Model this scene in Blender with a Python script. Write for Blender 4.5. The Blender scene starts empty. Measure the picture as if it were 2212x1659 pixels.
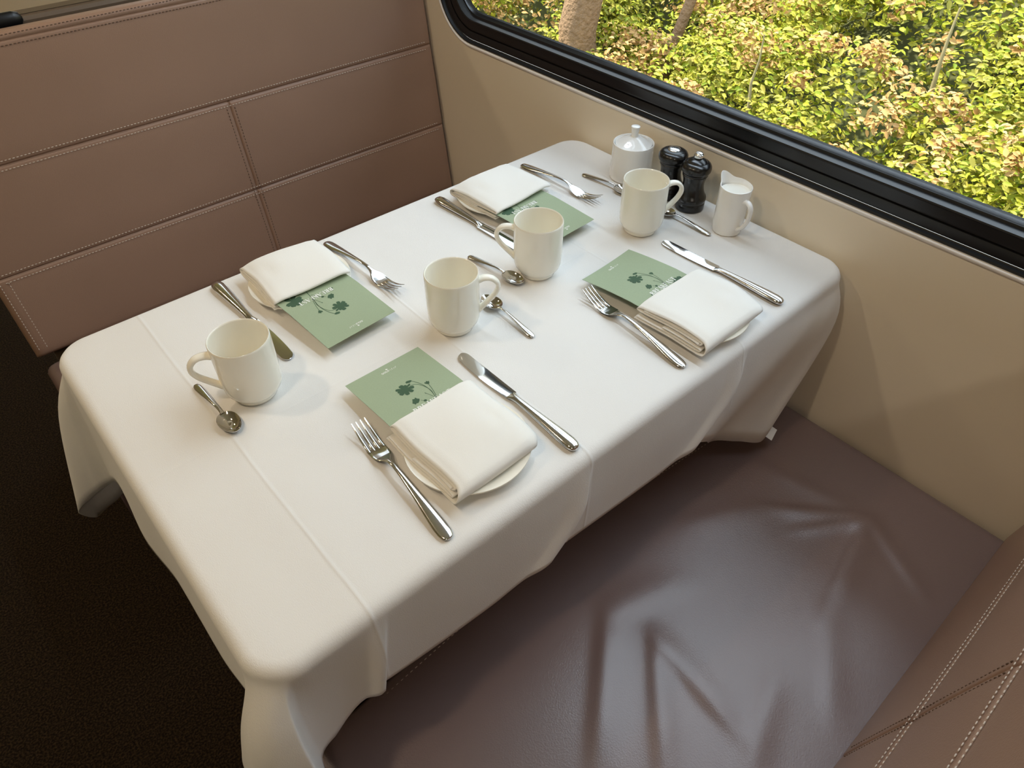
import bpy, math, random
import numpy as np
from math import sin, cos, pi, radians, sqrt, exp
from mathutils import Matrix, Vector

random.seed(7)
RNG = np.random.default_rng(11)
scn = bpy.context.scene
COL = scn.collection
ZT = 0.74                      # top face of the cloth on the table
WX = 1.052                     # inner face of the window wall
K_FAR, Y_FAR = 0.15, 1.437     # far backrest: y = Y_FAR + K_FAR*(z-.42)
K_NEAR, Y_NEAR = -0.14, -0.04

# ------------------------------------------------------------------ camera
R = np.array([[0.75316742, -0.65782789, 0.00114569],
              [-0.45726018, -0.52478175, -0.7179953],
              [0.47291857, 0.54024678, -0.69604701]])
F_PX = 1527.73
cd = bpy.data.cameras.new('camera')
cam = bpy.data.objects.new('camera', cd)
COL.objects.link(cam)
M = Matrix(((R[0, 0], -R[1, 0], -R[2, 0], 0), (R[0, 1], -R[1, 1], -R[2, 1], 0),
            (R[0, 2], -R[1, 2], -R[2, 2], 1.40), (0, 0, 0, 1)))
cam.matrix_world = M
cd.sensor_fit = 'HORIZONTAL'
cd.sensor_width = 36.0
cd.lens = F_PX / 2212 * 36.0
cd.clip_start = 0.02
cd.clip_end = 200
scn.camera = cam

# ------------------------------------------------------------------ helpers
def link_mesh(name, verts, faces, mat=None, parent=None, smooth=True, angle=None, mats=None, fmat=None):
    me = bpy.data.meshes.new(name)
    me.from_pydata([tuple(map(float, v)) for v in verts], [], [tuple(map(int, f)) for f in faces])
    me.validate()
    if mats:
        for m_ in mats:
            me.materials.append(m_)
        if fmat is not None:
            me.polygons.foreach_set('material_index', list(map(int, fmat)))
    elif mat:
        me.materials.append(mat)
    if smooth:
        me.polygons.foreach_set('use_smooth', [True] * len(me.polygons))
        if angle is not None:
            me.set_sharp_from_angle(angle=radians(angle))
    me.update()
    o = bpy.data.objects.new(name, me)
    COL.objects.link(o)
    if parent is not None:
        o.parent = parent
    return o

def tag(o, label=None, cat=None, group=None, kind=None):
    if label: o['label'] = label
    if cat: o['category'] = cat
    if group: o['group'] = group
    if kind: o['kind'] = kind
    return o

def empty(name, loc=(0, 0, 0), rz=0.0, label=None, cat=None, group=None):
    o = bpy.data.objects.new(name, None)
    o.empty_display_size = 0.03
    COL.objects.link(o)
    o.location = loc
    o.rotation_euler = (0, 0, rz)
    return tag(o, label, cat, group)

def copy_tree(o, parent=None):
    c = o.copy()
    COL.objects.link(c)
    if parent is not None:
        c.parent = parent
    for ch in list(o.children):
        copy_tree(ch, c)
    return c

class MB:
    """collects shapes of ONE part"""
    def __init__(s): s.v, s.f = [], []
    def add(s, v, f):
        n = len(s.v)
        s.v += [tuple(p) for p in v]
        s.f += [tuple(i + n for i in q) for q in f]
        return s
    def box(s, c, d, b=0.0):
        x, y, z = c; a, e, h = d[0] / 2, d[1] / 2, d[2] / 2
        v = [(x + i * a, y + j * e, z + k * h) for k in (-1, 1) for j in (-1, 1) for i in (-1, 1)]
        return s.add(v, [(0, 2, 3, 1), (4, 5, 7, 6), (0, 1, 5, 4), (2, 6, 7, 3), (0, 4, 6, 2), (1, 3, 7, 5)])
    def lathe(s, prof, n=48, cx=0, cy=0, z0=0):
        v = [(cx + r * cos(2 * pi * k / n), cy + r * sin(2 * pi * k / n), z0 + z) for r, z in prof for k in range(n)]
        f = []
        for i in range(len(prof) - 1):
            for k in range(n):
                k2 = (k + 1) % n
                f.append((i * n + k, i * n + k2, (i + 1) * n + k2, (i + 1) * n + k))
        return s.add(v, f)
    def loft(s, rings, cap=True):
        n = len(rings[0]); v = [p for r in rings for p in r]; f = []
        for i in range(len(rings) - 1):
            for k in range(n):
                k2 = (k + 1) % n
                f.append((i * n + k, i * n + k2, (i + 1) * n + k2, (i + 1) * n + k))
        if cap:
            f.append(tuple(range(n))[::-1]); f.append(tuple(len(rings) * n - n + k for k in range(n)))
        return s.add(v, f)
    def tube(s, pts, rad, n=12, squash=1.0, up=(0, 0, 1)):
        pts = [np.array(p, float) for p in pts]; rings = []
        if not hasattr(rad, '__len__'): rad = [rad] * len(pts)
        for i, p in enumerate(pts):
            t = pts[min(i + 1, len(pts) - 1)] - pts[max(i - 1, 0)]
            t /= np.linalg.norm(t) + 1e-12
            a = np.cross(t, np.array(up, float)); a /= np.linalg.norm(a) + 1e-12
            b = np.cross(a, t)
            rings.append([p + rad[i] * (cos(2 * pi * k / n) * a + squash * sin(2 * pi * k / n) * b) for k in range(n)])
        return s.loft(rings)
    def build(s, name, mat, parent=None, angle=40, smooth=True):
        return link_mesh(name, s.v, s.f, mat, parent, smooth, angle)

def smoothstep(a, b, x):
    t = min(1, max(0, (x - a) / (b - a))); return t * t * (3 - 2 * t)

def spline(pts, n):
    """Catmull-Rom through pts"""
    P = [np.array(p, float) for p in pts]; P = [2 * P[0] - P[1]] + P + [2 * P[-1] - P[-2]]
    out = []; seg = len(P) - 3
    for i in range(n):
        u = i / (n - 1) * seg; k = min(int(u), seg - 1); t = u - k
        a, b, c, d = P[k:k + 4]
        out.append(.5 * (2 * b + (c - a) * t + (2 * a - 5 * b + 4 * c - d) * t * t + (3 * b - a - 3 * c + d) * t ** 3))
    return out

# ------------------------------------------------------------------ materials
def mat_new(name):
    m = bpy.data.materials.new(name); m.use_nodes = True
    nt = m.node_tree; b = nt.nodes['Principled BSDF']
    return m, nt, b

def N(nt, t, **kw):
    n = nt.nodes.new(t)
    for k, v in kw.items(): setattr(n, k, v)
    return n

def pbr(name, col, rough=.5, metal=0, noise=0, nscale=20, bump=0, bscale=300, bdist=.001, coat=0, sub=0, spec=.5, sheen=0, detail=3, stretch=None):
    m, nt, b = mat_new(name)
    b.inputs['Base Color'].default_value = (*col, 1)
    b.inputs['Roughness'].default_value = rough
    b.inputs['Metallic'].default_value = metal
    b.inputs['Specular IOR Level'].default_value = spec
    b.inputs['Coat Weight'].default_value = coat
    b.inputs['Sheen Weight'].default_value = sheen
    tc = N(nt, 'ShaderNodeTexCoord')
    if noise:
        t = N(nt, 'ShaderNodeTexNoise'); t.inputs['Scale'].default_value = nscale; t.inputs['Detail'].default_value = detail
        nt.links.new(tc.outputs['Object'], t.inputs['Vector'])
        mx = N(nt, 'ShaderNodeMix', data_type='RGBA')
        nt.links.new(t.outputs['Fac'], mx.inputs[0])
        mx.inputs[6].default_value = (*[c * (1 - noise) for c in col], 1)
        mx.inputs[7].default_value = (*[min(1, c * (1 + noise)) for c in col], 1)
        nt.links.new(mx.outputs[2], b.inputs['Base Color'])
    if bump:
        t = N(nt, 'ShaderNodeTexNoise'); t.inputs['Scale'].default_value = bscale; t.inputs['Detail'].default_value = 4
        src = tc.outputs['Object']
        if stretch:
            mp = N(nt, 'ShaderNodeMapping'); mp.inputs['Scale'].default_value = stretch
            nt.links.new(src, mp.inputs['Vector']); src = mp.outputs['Vector']
        nt.links.new(src, t.inputs['Vector'])
        bp = N(nt, 'ShaderNodeBump'); bp.inputs['Strength'].default_value = bump; bp.inputs['Distance'].default_value = bdist
        nt.links.new(t.outputs['Fac'], bp.inputs['Height']); nt.links.new(bp.outputs['Normal'], b.inputs['Normal'])
    return m

MT = {}
MT['china'] = pbr('glazed_china', (.92, .885, .785), rough=.09, coat=.3)
MT['china_white'] = pbr('white_china', (.92, .91, .885), rough=.12, coat=.3)
MT['steel'] = pbr('polished_steel', (.72, .71, .69), rough=.13, metal=1, bump=.03, bscale=900, bdist=.0004)
MT['steel_blade'] = pbr('blade_steel', (.74, .73, .71), rough=.07, metal=1)
MT['napkin'] = pbr('napkin_linen', (.85, .825, .77), rough=.9, bump=.25, bscale=900, bdist=.0006, sheen=.2)
MT['milk'] = pbr('milk', (.9, .88, .80), rough=.25)
MT['blackwood'] = pbr('black_lacquered_wood', (.006, .005, .0045), rough=.27, coat=.2)
MT['chrome'] = pbr('chrome', (.88, .87, .86), rough=.22, metal=1)
MT['hole'] = pbr('dark_hole', (.01, .01, .01), rough=.9)
MT['card'] = pbr('sage_card', (.335, .405, .265), rough=.8, noise=.07, nscale=500)
MT['print_green'] = pbr('dark_green_ink', (.048, .10, .052), rough=.8)
MT['print_white'] = pbr('white_ink', (.86, .87, .82), rough=.8)
MT['wall'] = pbr('cream_laminate', (.88, .80, .655), rough=.32, bump=.05, bscale=500, bdist=.0004)
MT['lip'] = pbr('white_window_lip', (.90, .875, .86), rough=.35)
MT['rubber'] = pbr('black_rubber', (.008, .008, .008), rough=.45)
MT['frame'] = pbr('black_frame_paint', (.010, .010, .011), rough=.30)
MT['ceiling'] = pbr('cream_ceiling', (.80, .76, .68), rough=.6)
MT['table'] = pbr('table_laminate', (.35, .25, .16), rough=.4)
MT['metal_dark'] = pbr('dark_leg_metal', (.12, .12, .12), rough=.4, metal=1)
MT['black_plastic'] = pbr('black_plastic', (.008, .008, .009), rough=.35)
MT['thread'] = pbr('pale_thread', (.60, .50, .42), rough=.8)
MT['thread_dark'] = pbr('brown_thread', (.15, .093, .065), rough=.8)
MT['tagcloth'] = pbr('care_tag_satin', (.78, .78, .77), rough=.6)
MT['tagink'] = pbr('grey_tag_print', (.35, .35, .36), rough=.8)
MT['panel'] = pbr('beige_top_panel', (.25, .185, .115), rough=.5)
MT['panel_dark'] = pbr('dark_brown_panel', (.13, .09, .058), rough=.6)

def leather(name, col, rough, bscale=420, bump=.35, spec=.5):
    m, nt, b = mat_new(name)
    tc = N(nt, 'ShaderNodeTexCoord')
    v = N(nt, 'ShaderNodeTexVoronoi'); v.inputs['Scale'].default_value = bscale
    n = N(nt, 'ShaderNodeTexNoise'); n.inputs['Scale'].default_value = bscale * 1.4; n.inputs['Detail'].default_value = 4
    for t in (v, n): nt.links.new(tc.outputs['Object'], t.inputs['Vector'])
    a = N(nt, 'ShaderNodeMath', operation='MULTIPLY_ADD'); a.inputs[1].default_value = .6
    nt.links.new(v.outputs['Distance'], a.inputs[0]); nt.links.new(n.outputs['Fac'], a.inputs[2])
    bp = N(nt, 'ShaderNodeBump'); bp.inputs['Strength'].default_value = bump; bp.inputs['Distance'].default_value = .0006
    nt.links.new(a.outputs[0], bp.inputs['Height']); nt.links.new(bp.outputs['Normal'], b.inputs['Normal'])
    big = N(nt, 'ShaderNodeTexNoise'); big.inputs['Scale'].default_value = 5
    nt.links.new(tc.outputs['Object'], big.inputs['Vector'])
    mx = N(nt, 'ShaderNodeMix', data_type='RGBA'); nt.links.new(big.outputs['Fac'], mx.inputs[0])
    mx.inputs[6].default_value = (*[c * .92 for c in col], 1); mx.inputs[7].default_value = (*[c * 1.08 for c in col], 1)
    nt.links.new(mx.outputs[2], b.inputs['Base Color'])
    b.inputs['Roughness'].default_value = rough
    b.inputs['Specular IOR Level'].default_value = spec
    return m
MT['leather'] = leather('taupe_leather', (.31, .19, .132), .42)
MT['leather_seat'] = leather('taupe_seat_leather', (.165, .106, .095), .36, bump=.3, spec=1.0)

def carpet():
    m, nt, b = mat_new('dark_brown_carpet')
    tc = N(nt, 'ShaderNodeTexCoord')
    n = N(nt, 'ShaderNodeTexNoise'); n.inputs['Scale'].default_value = 260; n.inputs['Detail'].default_value = 5
    n2 = N(nt, 'ShaderNodeTexNoise'); n2.inputs['Scale'].default_value = 9
    for t in (n, n2): nt.links.new(tc.outputs['Object'], t.inputs['Vector'])
    r = N(nt, 'ShaderNodeValToRGB'); r.color_ramp.elements[0].position = .42; r.color_ramp.elements[1].position = .78
    r.color_ramp.elements[0].color = (.0095, .0055, .0028, 1); r.color_ramp.elements[1].color = (.060, .038, .018, 1)
    nt.links.new(n.outputs['Fac'], r.inputs[0])
    nt.links.new(r.outputs[0], b.inputs['Base Color'])
    bp = N(nt, 'ShaderNodeBump'); bp.inputs['Strength'].default_value = .8; bp.inputs['Distance'].default_value = .004
    nt.links.new(n.outputs['Fac'], bp.inputs['Height']); nt.links.new(bp.outputs['Normal'], b.inputs['Normal'])
    b.inputs['Roughness'].default_value = .95; b.inputs['Specular IOR Level'].default_value = .15
    return m
MT['carpet'] = carpet()

def cloth_mat():
    m, nt, b = mat_new('white_table_linen')
    b.inputs['Base Color'].default_value = (.785, .765, .735, 1)
    b.inputs['Roughness'].default_value = .85
    b.inputs['Specular IOR Level'].default_value = .25
    b.inputs['Sheen Weight'].default_value = .15
    tc = N(nt, 'ShaderNodeTexCoord'); sx = N(nt, 'ShaderNodeSeparateXYZ')
    nt.links.new(tc.outputs['Object'], sx.inputs[0])
    wob = N(nt, 'ShaderNodeTexNoise'); wob.inputs['Scale'].default_value = 6
    nt.links.new(tc.outputs['Object'], wob.inputs['Vector'])
    acc = None
    def m2(op, a, c, d=None):
        q = N(nt, 'ShaderNodeMath', operation=op)
        for i, s in enumerate((a, c, d)):
            if s is None: continue
            if isinstance(s, (int, float)): q.inputs[i].default_value = s
            else: nt.links.new(s, q.inputs[i])
        return q.outputs[0]
    wx = m2('MULTIPLY_ADD', wob.outputs['Fac'], .006, -.003)
    xs = m2('ADD', sx.outputs['X'], wx)
    for x0, h, w in ((.1235, .42, .0024), (.440, .34, .0022), (.752, .26, .0020)):
        d = m2('SUBTRACT', xs, x0)
        q = m2('MULTIPLY', m2('MULTIPLY', d, d), -1 / (w * w))
        g = m2('MULTIPLY', m2('EXPONENT', q, 0.0), h)
        q2 = m2('MULTIPLY', m2('MULTIPLY', d, d), -1 / (144 * w * w))
        g2 = m2('MULTIPLY', m2('EXPONENT', q2, 0.0), h * 2.2)
        g = m2('ADD', g, g2)
        acc = g if acc is None else m2('ADD', acc, g)
    # a fainter fold along the table
    d = m2('SUBTRACT', m2('ADD', sx.outputs['Y'], wx), .668)
    q = m2('MULTIPLY', m2('MULTIPLY', d, d), -1 / (.002 ** 2))
    acc = m2('ADD', acc, m2('MULTIPLY', m2('EXPONENT', q, 0.0), .15))
    soft = N(nt, 'ShaderNodeTexNoise'); soft.inputs['Scale'].default_value = 7; soft.inputs['Detail'].default_value = 2
    nt.links.new(tc.outputs['Object'], soft.inputs['Vector'])
    acc = m2('MULTIPLY_ADD', soft.outputs['Fac'], 2.2, acc)
    bp = N(nt, 'ShaderNodeBump'); bp.inputs['Strength'].default_value = 1; bp.inputs['Distance'].default_value = .0016
    nt.links.new(acc, bp.inputs['Height'])
    wv = N(nt, 'ShaderNodeTexNoise'); wv.inputs['Scale'].default_value = 1; wv.inputs['Detail'].default_value = 3
    mp = N(nt, 'ShaderNodeMapping'); mp.inputs['Scale'].default_value = (900, 380, 500)
    nt.links.new(tc.outputs['Object'], mp.inputs[0]); nt.links.new(mp.outputs[0], wv.inputs['Vector'])
    bp2 = N(nt, 'ShaderNodeBump'); bp2.inputs['Strength'].default_value = .5; bp2.inputs['Distance'].default_value = .0005
    nt.links.new(wv.outputs['Fac'], bp2.inputs['Height']); nt.links.new(bp.outputs['Normal'], bp2.inputs['Normal'])
    nt.links.new(bp2.outputs['Normal'], b.inputs['Normal'])
    return m
MT['cloth'] = cloth_mat()

def glass_mat():
    m = bpy.data.materials.new('window_glass'); m.use_nodes = True
    nt = m.node_tree; nt.nodes.clear()
    o = N(nt, 'ShaderNodeOutputMaterial'); mix = N(nt, 'ShaderNodeMixShader')
    t = N(nt, 'ShaderNodeBsdfTransparent'); t.inputs[0].default_value = (.96, .97, .95, 1)
    g = N(nt, 'ShaderNodeBsdfGlossy'); g.inputs['Roughness'].default_value = .02
    fr = N(nt, 'ShaderNodeFresnel'); fr.inputs[0].default_value = 1.16
    nt.links.new(fr.outputs[0], mix.inputs[0]); nt.links.new(t.outputs[0], mix.inputs[1]); nt.links.new(g.outputs[0], mix.inputs[2])
    nt.links.new(mix.outputs[0], o.inputs[0])
    return m
MT['glass'] = glass_mat()

def leaf_mat(name, cols, rough=.6, trans=.35):
    m, nt, b = mat_new(name)
    geo = N(nt, 'ShaderNodeNewGeometry')
    r = N(nt, 'ShaderNodeValToRGB'); el = r.color_ramp.elements
    while len(el) < len(cols): el.new(.5)
    for i, c in enumerate(cols):
        el[i].position = i / (len(cols) - 1) if len(cols) > 1 else 0
        el[i].color = (*c, 1)
    nt.links.new(geo.outputs['Random Per Island'], r.inputs[0])
    nt.links.new(r.outputs[0], b.inputs['Base Color'])
    b.inputs['Roughness'].default_value = rough
    b.inputs['Specular IOR Level'].default_value = .3
    tr = N(nt, 'ShaderNodeBsdfTranslucent'); nt.links.new(r.outputs[0], tr.inputs[0])
    mix = N(nt, 'ShaderNodeMixShader'); mix.inputs[0].default_value = trans
    nt.links.new(b.outputs[0], mix.inputs[1]); nt.links.new(tr.outputs[0], mix.inputs[2])
    out = [n for n in nt.nodes if n.type == 'OUTPUT_MATERIAL'][0]
    nt.links.new(mix.outputs[0], out.inputs[0])
    return m
MT['leaf'] = leaf_mat('leaf_green', [(.12, .19, .01), (.30, .33, .02), (.46, .42, .05), (.22, .29, .015), (.52, .46, .10), (.38, .39, .025), (.22, .22, .04), (.46, .40, .07)])
MT['seedhead'] = leaf_mat('dry_seed_head', [(.48, .27, .09), (.55, .36, .15), (.42, .22, .07)], trans=.25)
MT['bark'] = pbr('bark', (.26, .16, .09), rough=.9, noise=.35, nscale=30, bump=.8, bscale=40, bdist=.02)
MT['bark_pale'] = pbr('pale_bark', (.27, .23, .12), rough=.9, noise=.2, nscale=25)
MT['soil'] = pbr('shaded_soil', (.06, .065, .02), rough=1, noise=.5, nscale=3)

# ------------------------------------------------------------------ setting: shell
def struct(o): o['kind'] = 'structure'; return o
CARX0, CARY0, CARY1, CZ = -2.25, -2.2, 3.9, 2.22
struct(link_mesh('floor', [(CARX0, CARY0, 0), (WX + .05, CARY0, 0), (WX + .05, CARY1, 0), (CARX0, CARY1, 0)], [(0, 1, 2, 3)], MT['carpet'], smooth=False))
struct(MB().box(((CARX0 + WX) / 2, (CARY0 + CARY1) / 2, CZ + .05), (WX - CARX0 + .3, CARY1 - CARY0 + .2, .1)).build('ceiling', MT['ceiling'], smooth=False))

def rrect(y0, y1, z0, z1, r, n=14):
    """rounded rectangle in (y,z), counter-clockwise; returns points and inward normals"""
    P, Nn = [], []
    for cx, cz, a0 in ((y1 - r, z1 - r, 0), (y0 + r, z1 - r, 90), (y0 + r, z0 + r, 180), (y1 - r, z0 + r, 270)):
        for k in range(n + 1):
            a = radians(a0 + 90 * k / n)
            P.append((cx + r * cos(a), cz + r * sin(a))); Nn.append((-cos(a), -sin(a)))
    return P, Nn

def wall_with_window(name, x, y0, y1, z0, z1, hole, mat, outward):
    """flat wall at x with a rounded window hole, given thickness by a folded reveal"""
    P, Nn = hole; n = len(P)
    outer = []
    cy = sum(p[0] for p in P) / n; cz = sum(p[1] for p in P) / n
    for (py, pz) in P:                       # project each hole point on the wall's border
        dy, dz = py - cy, pz - cz
        ts = []
        if dy > 1e-9: ts.append((y1 - cy) / dy)
        if dy < -1e-9: ts.append((y0 - cy) / dy)
        if dz > 1e-9: ts.append((z1 - cz) / dz)
        if dz < -1e-9: ts.append((z0 - cz) / dz)
        t = min(ts); outer.append((cy + dy * t, cz + dz * t))
    corners = [(y1, z1), (y0, z1), (y0, z0), (y1, z0)]
    v = [(x, a, b) for a, b in P] + [(x, a, b) for a, b in outer]
    f = []
    for k in range(n):
        k2 = (k + 1) % n
        a, b = outer[k], outer[k2]
        cn = [c for c in corners if (abs(a[0] - c[0]) < 1e-6 or abs(a[1] - c[1]) < 1e-6) and (abs(b[0] - c[0]) < 1e-6 or abs(b[1] - c[1]) < 1e-6)
              and not (abs(a[0] - b[0]) < 1e-6 or abs(a[1] - b[1]) < 1e-6)]
        if cn:
            v.append((x, *cn[0])); f.append((k, n + k, len(v) - 1, n + k2, k2))
        else:
            f.append((k, n + k, n + k2, k2))
    o = link_mesh(name, v, f, mat, smooth=False)
    s = o.modifiers.new('thickness', 'SOLIDIFY'); s.thickness = .06; s.offset = 1 if outward else -1
    return struct(o)

HY0, HY1, HZ0, HZ1, HR = -.10, 1.458, .832, 1.86, .115
hole = rrect(HY0, HY1, HZ0, HZ1, HR)
wall_with_window('wall_right', WX, CARY0, CARY1, 0, CZ, hole, MT['wall'], True)

def ring_sweep(prof, hy0, hy1, hz0, hz1, hr, sgn=1, wx=WX, n=14):
    P, Nn = rrect(hy0, hy1, hz0, hz1, hr, n)
    m = len(P); v = []; f = []
    for e, x in prof:
        for (p, q) in zip(P, Nn):
            v.append((wx + sgn * (x - WX), p[0] + q[0] * e, p[1] + q[1] * e))
    for i in range(len(prof) - 1):
        for k in range(m):
            k2 = (k + 1) % m
            f.append((i * m + k, i * m + k2, (i + 1) * m + k2, (i + 1) * m + k))
    return v, f

LIP = [(-.0085, WX + .001), (-.0085, WX - .002), (-.007, WX - .0045), (-.004, WX - .0058), (-.001, WX - .005), (.0008, WX - .002), (.001, WX + .006)]
GASK = [(.0005, WX + .006), (.0006, WX - .0035), (.002, WX - .0048), (.0045, WX - .004), (.0055, WX + .003), (.0075, WX + .004)]
FRM = [(.0075, WX + .008), (.0085, WX + .003), (.011, WX + .0025), (.024, WX + .005), (.0245, WX + .009), (.0265, WX + .009), (.027, WX + .0055),
       (.030, WX + .0045), (.0425, WX + .0075), (.0455, WX + .0055), (.0478, WX + .0065), (.0485, WX + .012), (.0495, WX + .021), (.0535, WX + .022), (.0545, WX + .0255), (.0600, WX + .0330)]
def window(n, sgn, wx, dims):
    w = empty('window_%d' % n, (0, 0, 0)); struct(w)
    for nm, pr, mt in (('lip', LIP, 'lip'), ('gasket', GASK, 'rubber'), ('window_frame', FRM, 'frame')):
        v, f = ring_sweep(pr, *dims, sgn, wx)
        link_mesh(nm, v, f, MT[mt], w, True, 50)
    P, Nn = rrect(*dims)
    xg = wx + sgn * .030
    v = [(xg, p[0] + q[0] * .054, p[1] + q[1] * .054) for p, q in zip(P, Nn)]
    link_mesh('glass_pane', v, [tuple(range(len(v)))], MT['glass'], w, False)
    return w
window(1, 1, WX, (HY0, HY1, HZ0, HZ1, HR))
# the other side of the car: a wall with its own windows
struct(MB().box((CARX0 - .03, (CARY0 + CARY1) / 2, CZ / 2), (.06, CARY1 - CARY0, CZ)).build('wall_left', MT['wall'], smooth=False))
struct(MB().box(((CARX0 + WX) / 2, CARY0 - .05, CZ / 2), (WX - CARX0 + .2, .1, CZ)).build('wall_front', MT['panel'], smooth=False))
struct(MB().box(((CARX0 + WX) / 2, CARY1 + .05, CZ / 2), (WX - CARX0 + .2, .1, CZ)).build('wall_back', MT['wall'], smooth=False))

# ------------------------------------------------------------------ benches
def axis_lines(a, b, step, extra=(), fine=.0016, span=.012):
    s = set(np.round(np.arange(a, b, step), 5)) | {round(b, 5)}
    for e in extra:
        for k in np.arange(e - span, e + span + 1e-9, fine):
            if a < k < b: s.add(round(k, 5))
    return np.array(sorted(s))

def panel(us, vs, hfun, thick, r, frame):
    """cushion: height field with rounded borders + sides; frame = (origin, u, v, n)"""
    O, U, V, W = [np.array(q, float) for q in frame]
    u0, u1, v0, v1 = us[0], us[-1], vs[0], vs[-1]
    def rnd(t):
        """border parameter: t in 0..1 -> (inset, drop) on a quarter circle"""
        return r * (1 - sin(t * pi / 2)), r * (1 - cos(t * pi / 2))
    nu, nv = len(us), len(vs)
    verts = []
    def edge_drop(d):
        return 0 if d >= r else r - sqrt(max(0, r * r - (r - d) ** 2))
    bu = np.concatenate([u0 + r * (1 - np.cos(np.linspace(0, pi / 2, 7)))[:-1], [x for x in us if u0 + r <= x <= u1 - r], u1 - r * (1 - np.cos(np.linspace(pi / 2, 0, 7)))[1:]])
    bv = np.concatenate([v0 + r * (1 - np.cos(np.linspace(0, pi / 2, 7)))[:-1], [x for x in vs if v0 + r <= x <= v1 - r], v1 - r * (1 - np.cos(np.linspace(pi / 2, 0, 7)))[1:]])
    nu, nv = len(bu), len(bv)
    for b in bv:
        for a in bu:
            dd = edge_drop(min(a - u0, u1 - a)); de = edge_drop(min(b - v0, v1 - b))
            drop = min(r, sqrt(dd * dd + de * de))
            verts.append(O + U * a + V * b + W * (hfun(a, b) * (1 - drop / r) - drop))
    f = [(j * nu + i, j * nu + i + 1, (j + 1) * nu + i + 1, (j + 1) * nu + i) for j in range(nv - 1) for i in range(nu - 1)]
    loop = [i for i in range(nu)] + [j * nu + nu - 1 for j in range(1, nv)] + [(nv - 1) * nu + i for i in range(nu - 2, -1, -1)] + [j * nu for j in range(nv - 2, 0, -1)]
    n0 = len(verts)
    for i in loop:
        a, b = bu[i % nu], bv[i // nu]
        verts.append(O + U * a + V * b - W * thick)
    m = len(loop)
    for k in range(m):
        k2 = (k + 1) % m
        f.append((loop[k2], loop[k], n0 + k, n0 + k2))
    f.append(tuple(n0 + k for k in range(m))[::-1])
    return verts, f

def groove(d, w=.0021, depth=.0030):
    """a seam: narrow valley with two soft shoulders"""
    return -depth * exp(-(d / w) ** 2) - .0004 * exp(-(d / (w * 4.0)) ** 2)

def stitches(name, pts, nrm, mat, parent, L=.0042, gap=.0066, rad=.00072, off=.0):
    """row of small thread dashes along polyline pts"""
    mb = MB(); pts = [np.array(p, float) for p in pts]; nrm = np.array(nrm, float)
    acc = [0]
    for a, b in zip(pts[:-1], pts[1:]): acc.append(acc[-1] + np.linalg.norm(b - a))
    def at(s):
        for i in range(len(acc) - 1):
            if s <= acc[i + 1] or i == len(acc) - 2:
                t = (s - acc[i]) / max(1e-9, acc[i + 1] - acc[i]); return pts[i] + (pts[i + 1] - pts[i]) * t
    s = 0
    while s + L < acc[-1]:
        a, b = at(s), at(s + L); t = (b - a) / L; c = np.cross(t, nrm)
        rings = []
        for q, rr in ((0, .35), (.2, 1), (.8, 1), (1, .35)):
            p = a + (b - a) * q + nrm * rad * .4
            rings.append([p + rad * rr * (cos(2 * pi * k / 5) * c * 1.3 + sin(2 * pi * k / 5) * nrm) for k in range(5)])
        mb.loft(rings)
        s += gap
    o = mb.build(name, mat, parent, smooth=True, angle=None)
    return o

BX0, BX1 = -.022, 1.047       # bench from the aisle to the wall
def backrest(parent, k, y_at, sgn, seams_z, seam_x, ztop, thread_v, zbot=.40, thick=.036):
    """sgn -1: faces -Y (far bench); +1: faces +Y (near bench)"""
    n = np.array((0, sgn * 1.0, -k * sgn)); n /= np.linalg.norm(n)
    V = np.array((0, k, 1.0)); V /= np.linalg.norm(V); L = sqrt(1 + k * k)
    O = np.array((0, y_at + k * (zbot - .42), zbot))
    U = np.array((1.0, 0, 0))
    vz = [(z - zbot) * L for z in seams_z]
    us = axis_lines(BX0, BX1, .018, [seam_x], .0011); vs = axis_lines(0, (ztop - zbot) * L, .018, vz, .0011)
    top_v = vz[-1]
    def h(a, b):
        s = 0.0
        for q in vz: s += groove(b - q)
        if b < top_v if len(vz) < 3 else b < vz[1] + .002: s += groove(a - seam_x)
        cuts = [0] + vz + [vs[-1]]
        for q0, q1 in zip(cuts[:-1], cuts[1:]):
            if q0 <= b <= q1:
                t = (b - q0) / (q1 - q0); s += .0016 * (1 - (2 * t - 1) ** 4)
        return s
    v, f = panel(us, vs, h, thick, .014, (O, U, V, n))
    if sgn < 0: pass
    o = link_mesh('backrest', v, f, MT['leather'], parent, True, 60)
    def P(a, b): return O + U * a + V * b + n * (.0012)
    for qi, q in enumerate(vz):
        mt = MT['thread'] if qi < 2 else MT['thread_dark']
        for d in (-.0080, .0080):
            stitches('stitching', [P(BX0 + .02, q + d), P(BX1 - .02, q + d)], n, mt, o)
    for d in (-.0085, .0085):
        stitches('stitching', [P(seam_x + d, .03), P(seam_x + d, vz[1] - .012)], n, MT['thread_dark'], o)
    return o, O, U, V, n

far = empty('bench_seat', (.52, 1.2, 0), 0, 'taupe leather bench behind the laid table, its stitched backrest facing the camera', 'bench')
far.location = (0, 0, 0)
bk, O, U, V, n = backrest(far, K_FAR, Y_FAR, -1, [.606, .796, .983], .521, .996, True, zbot=.43)
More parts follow.
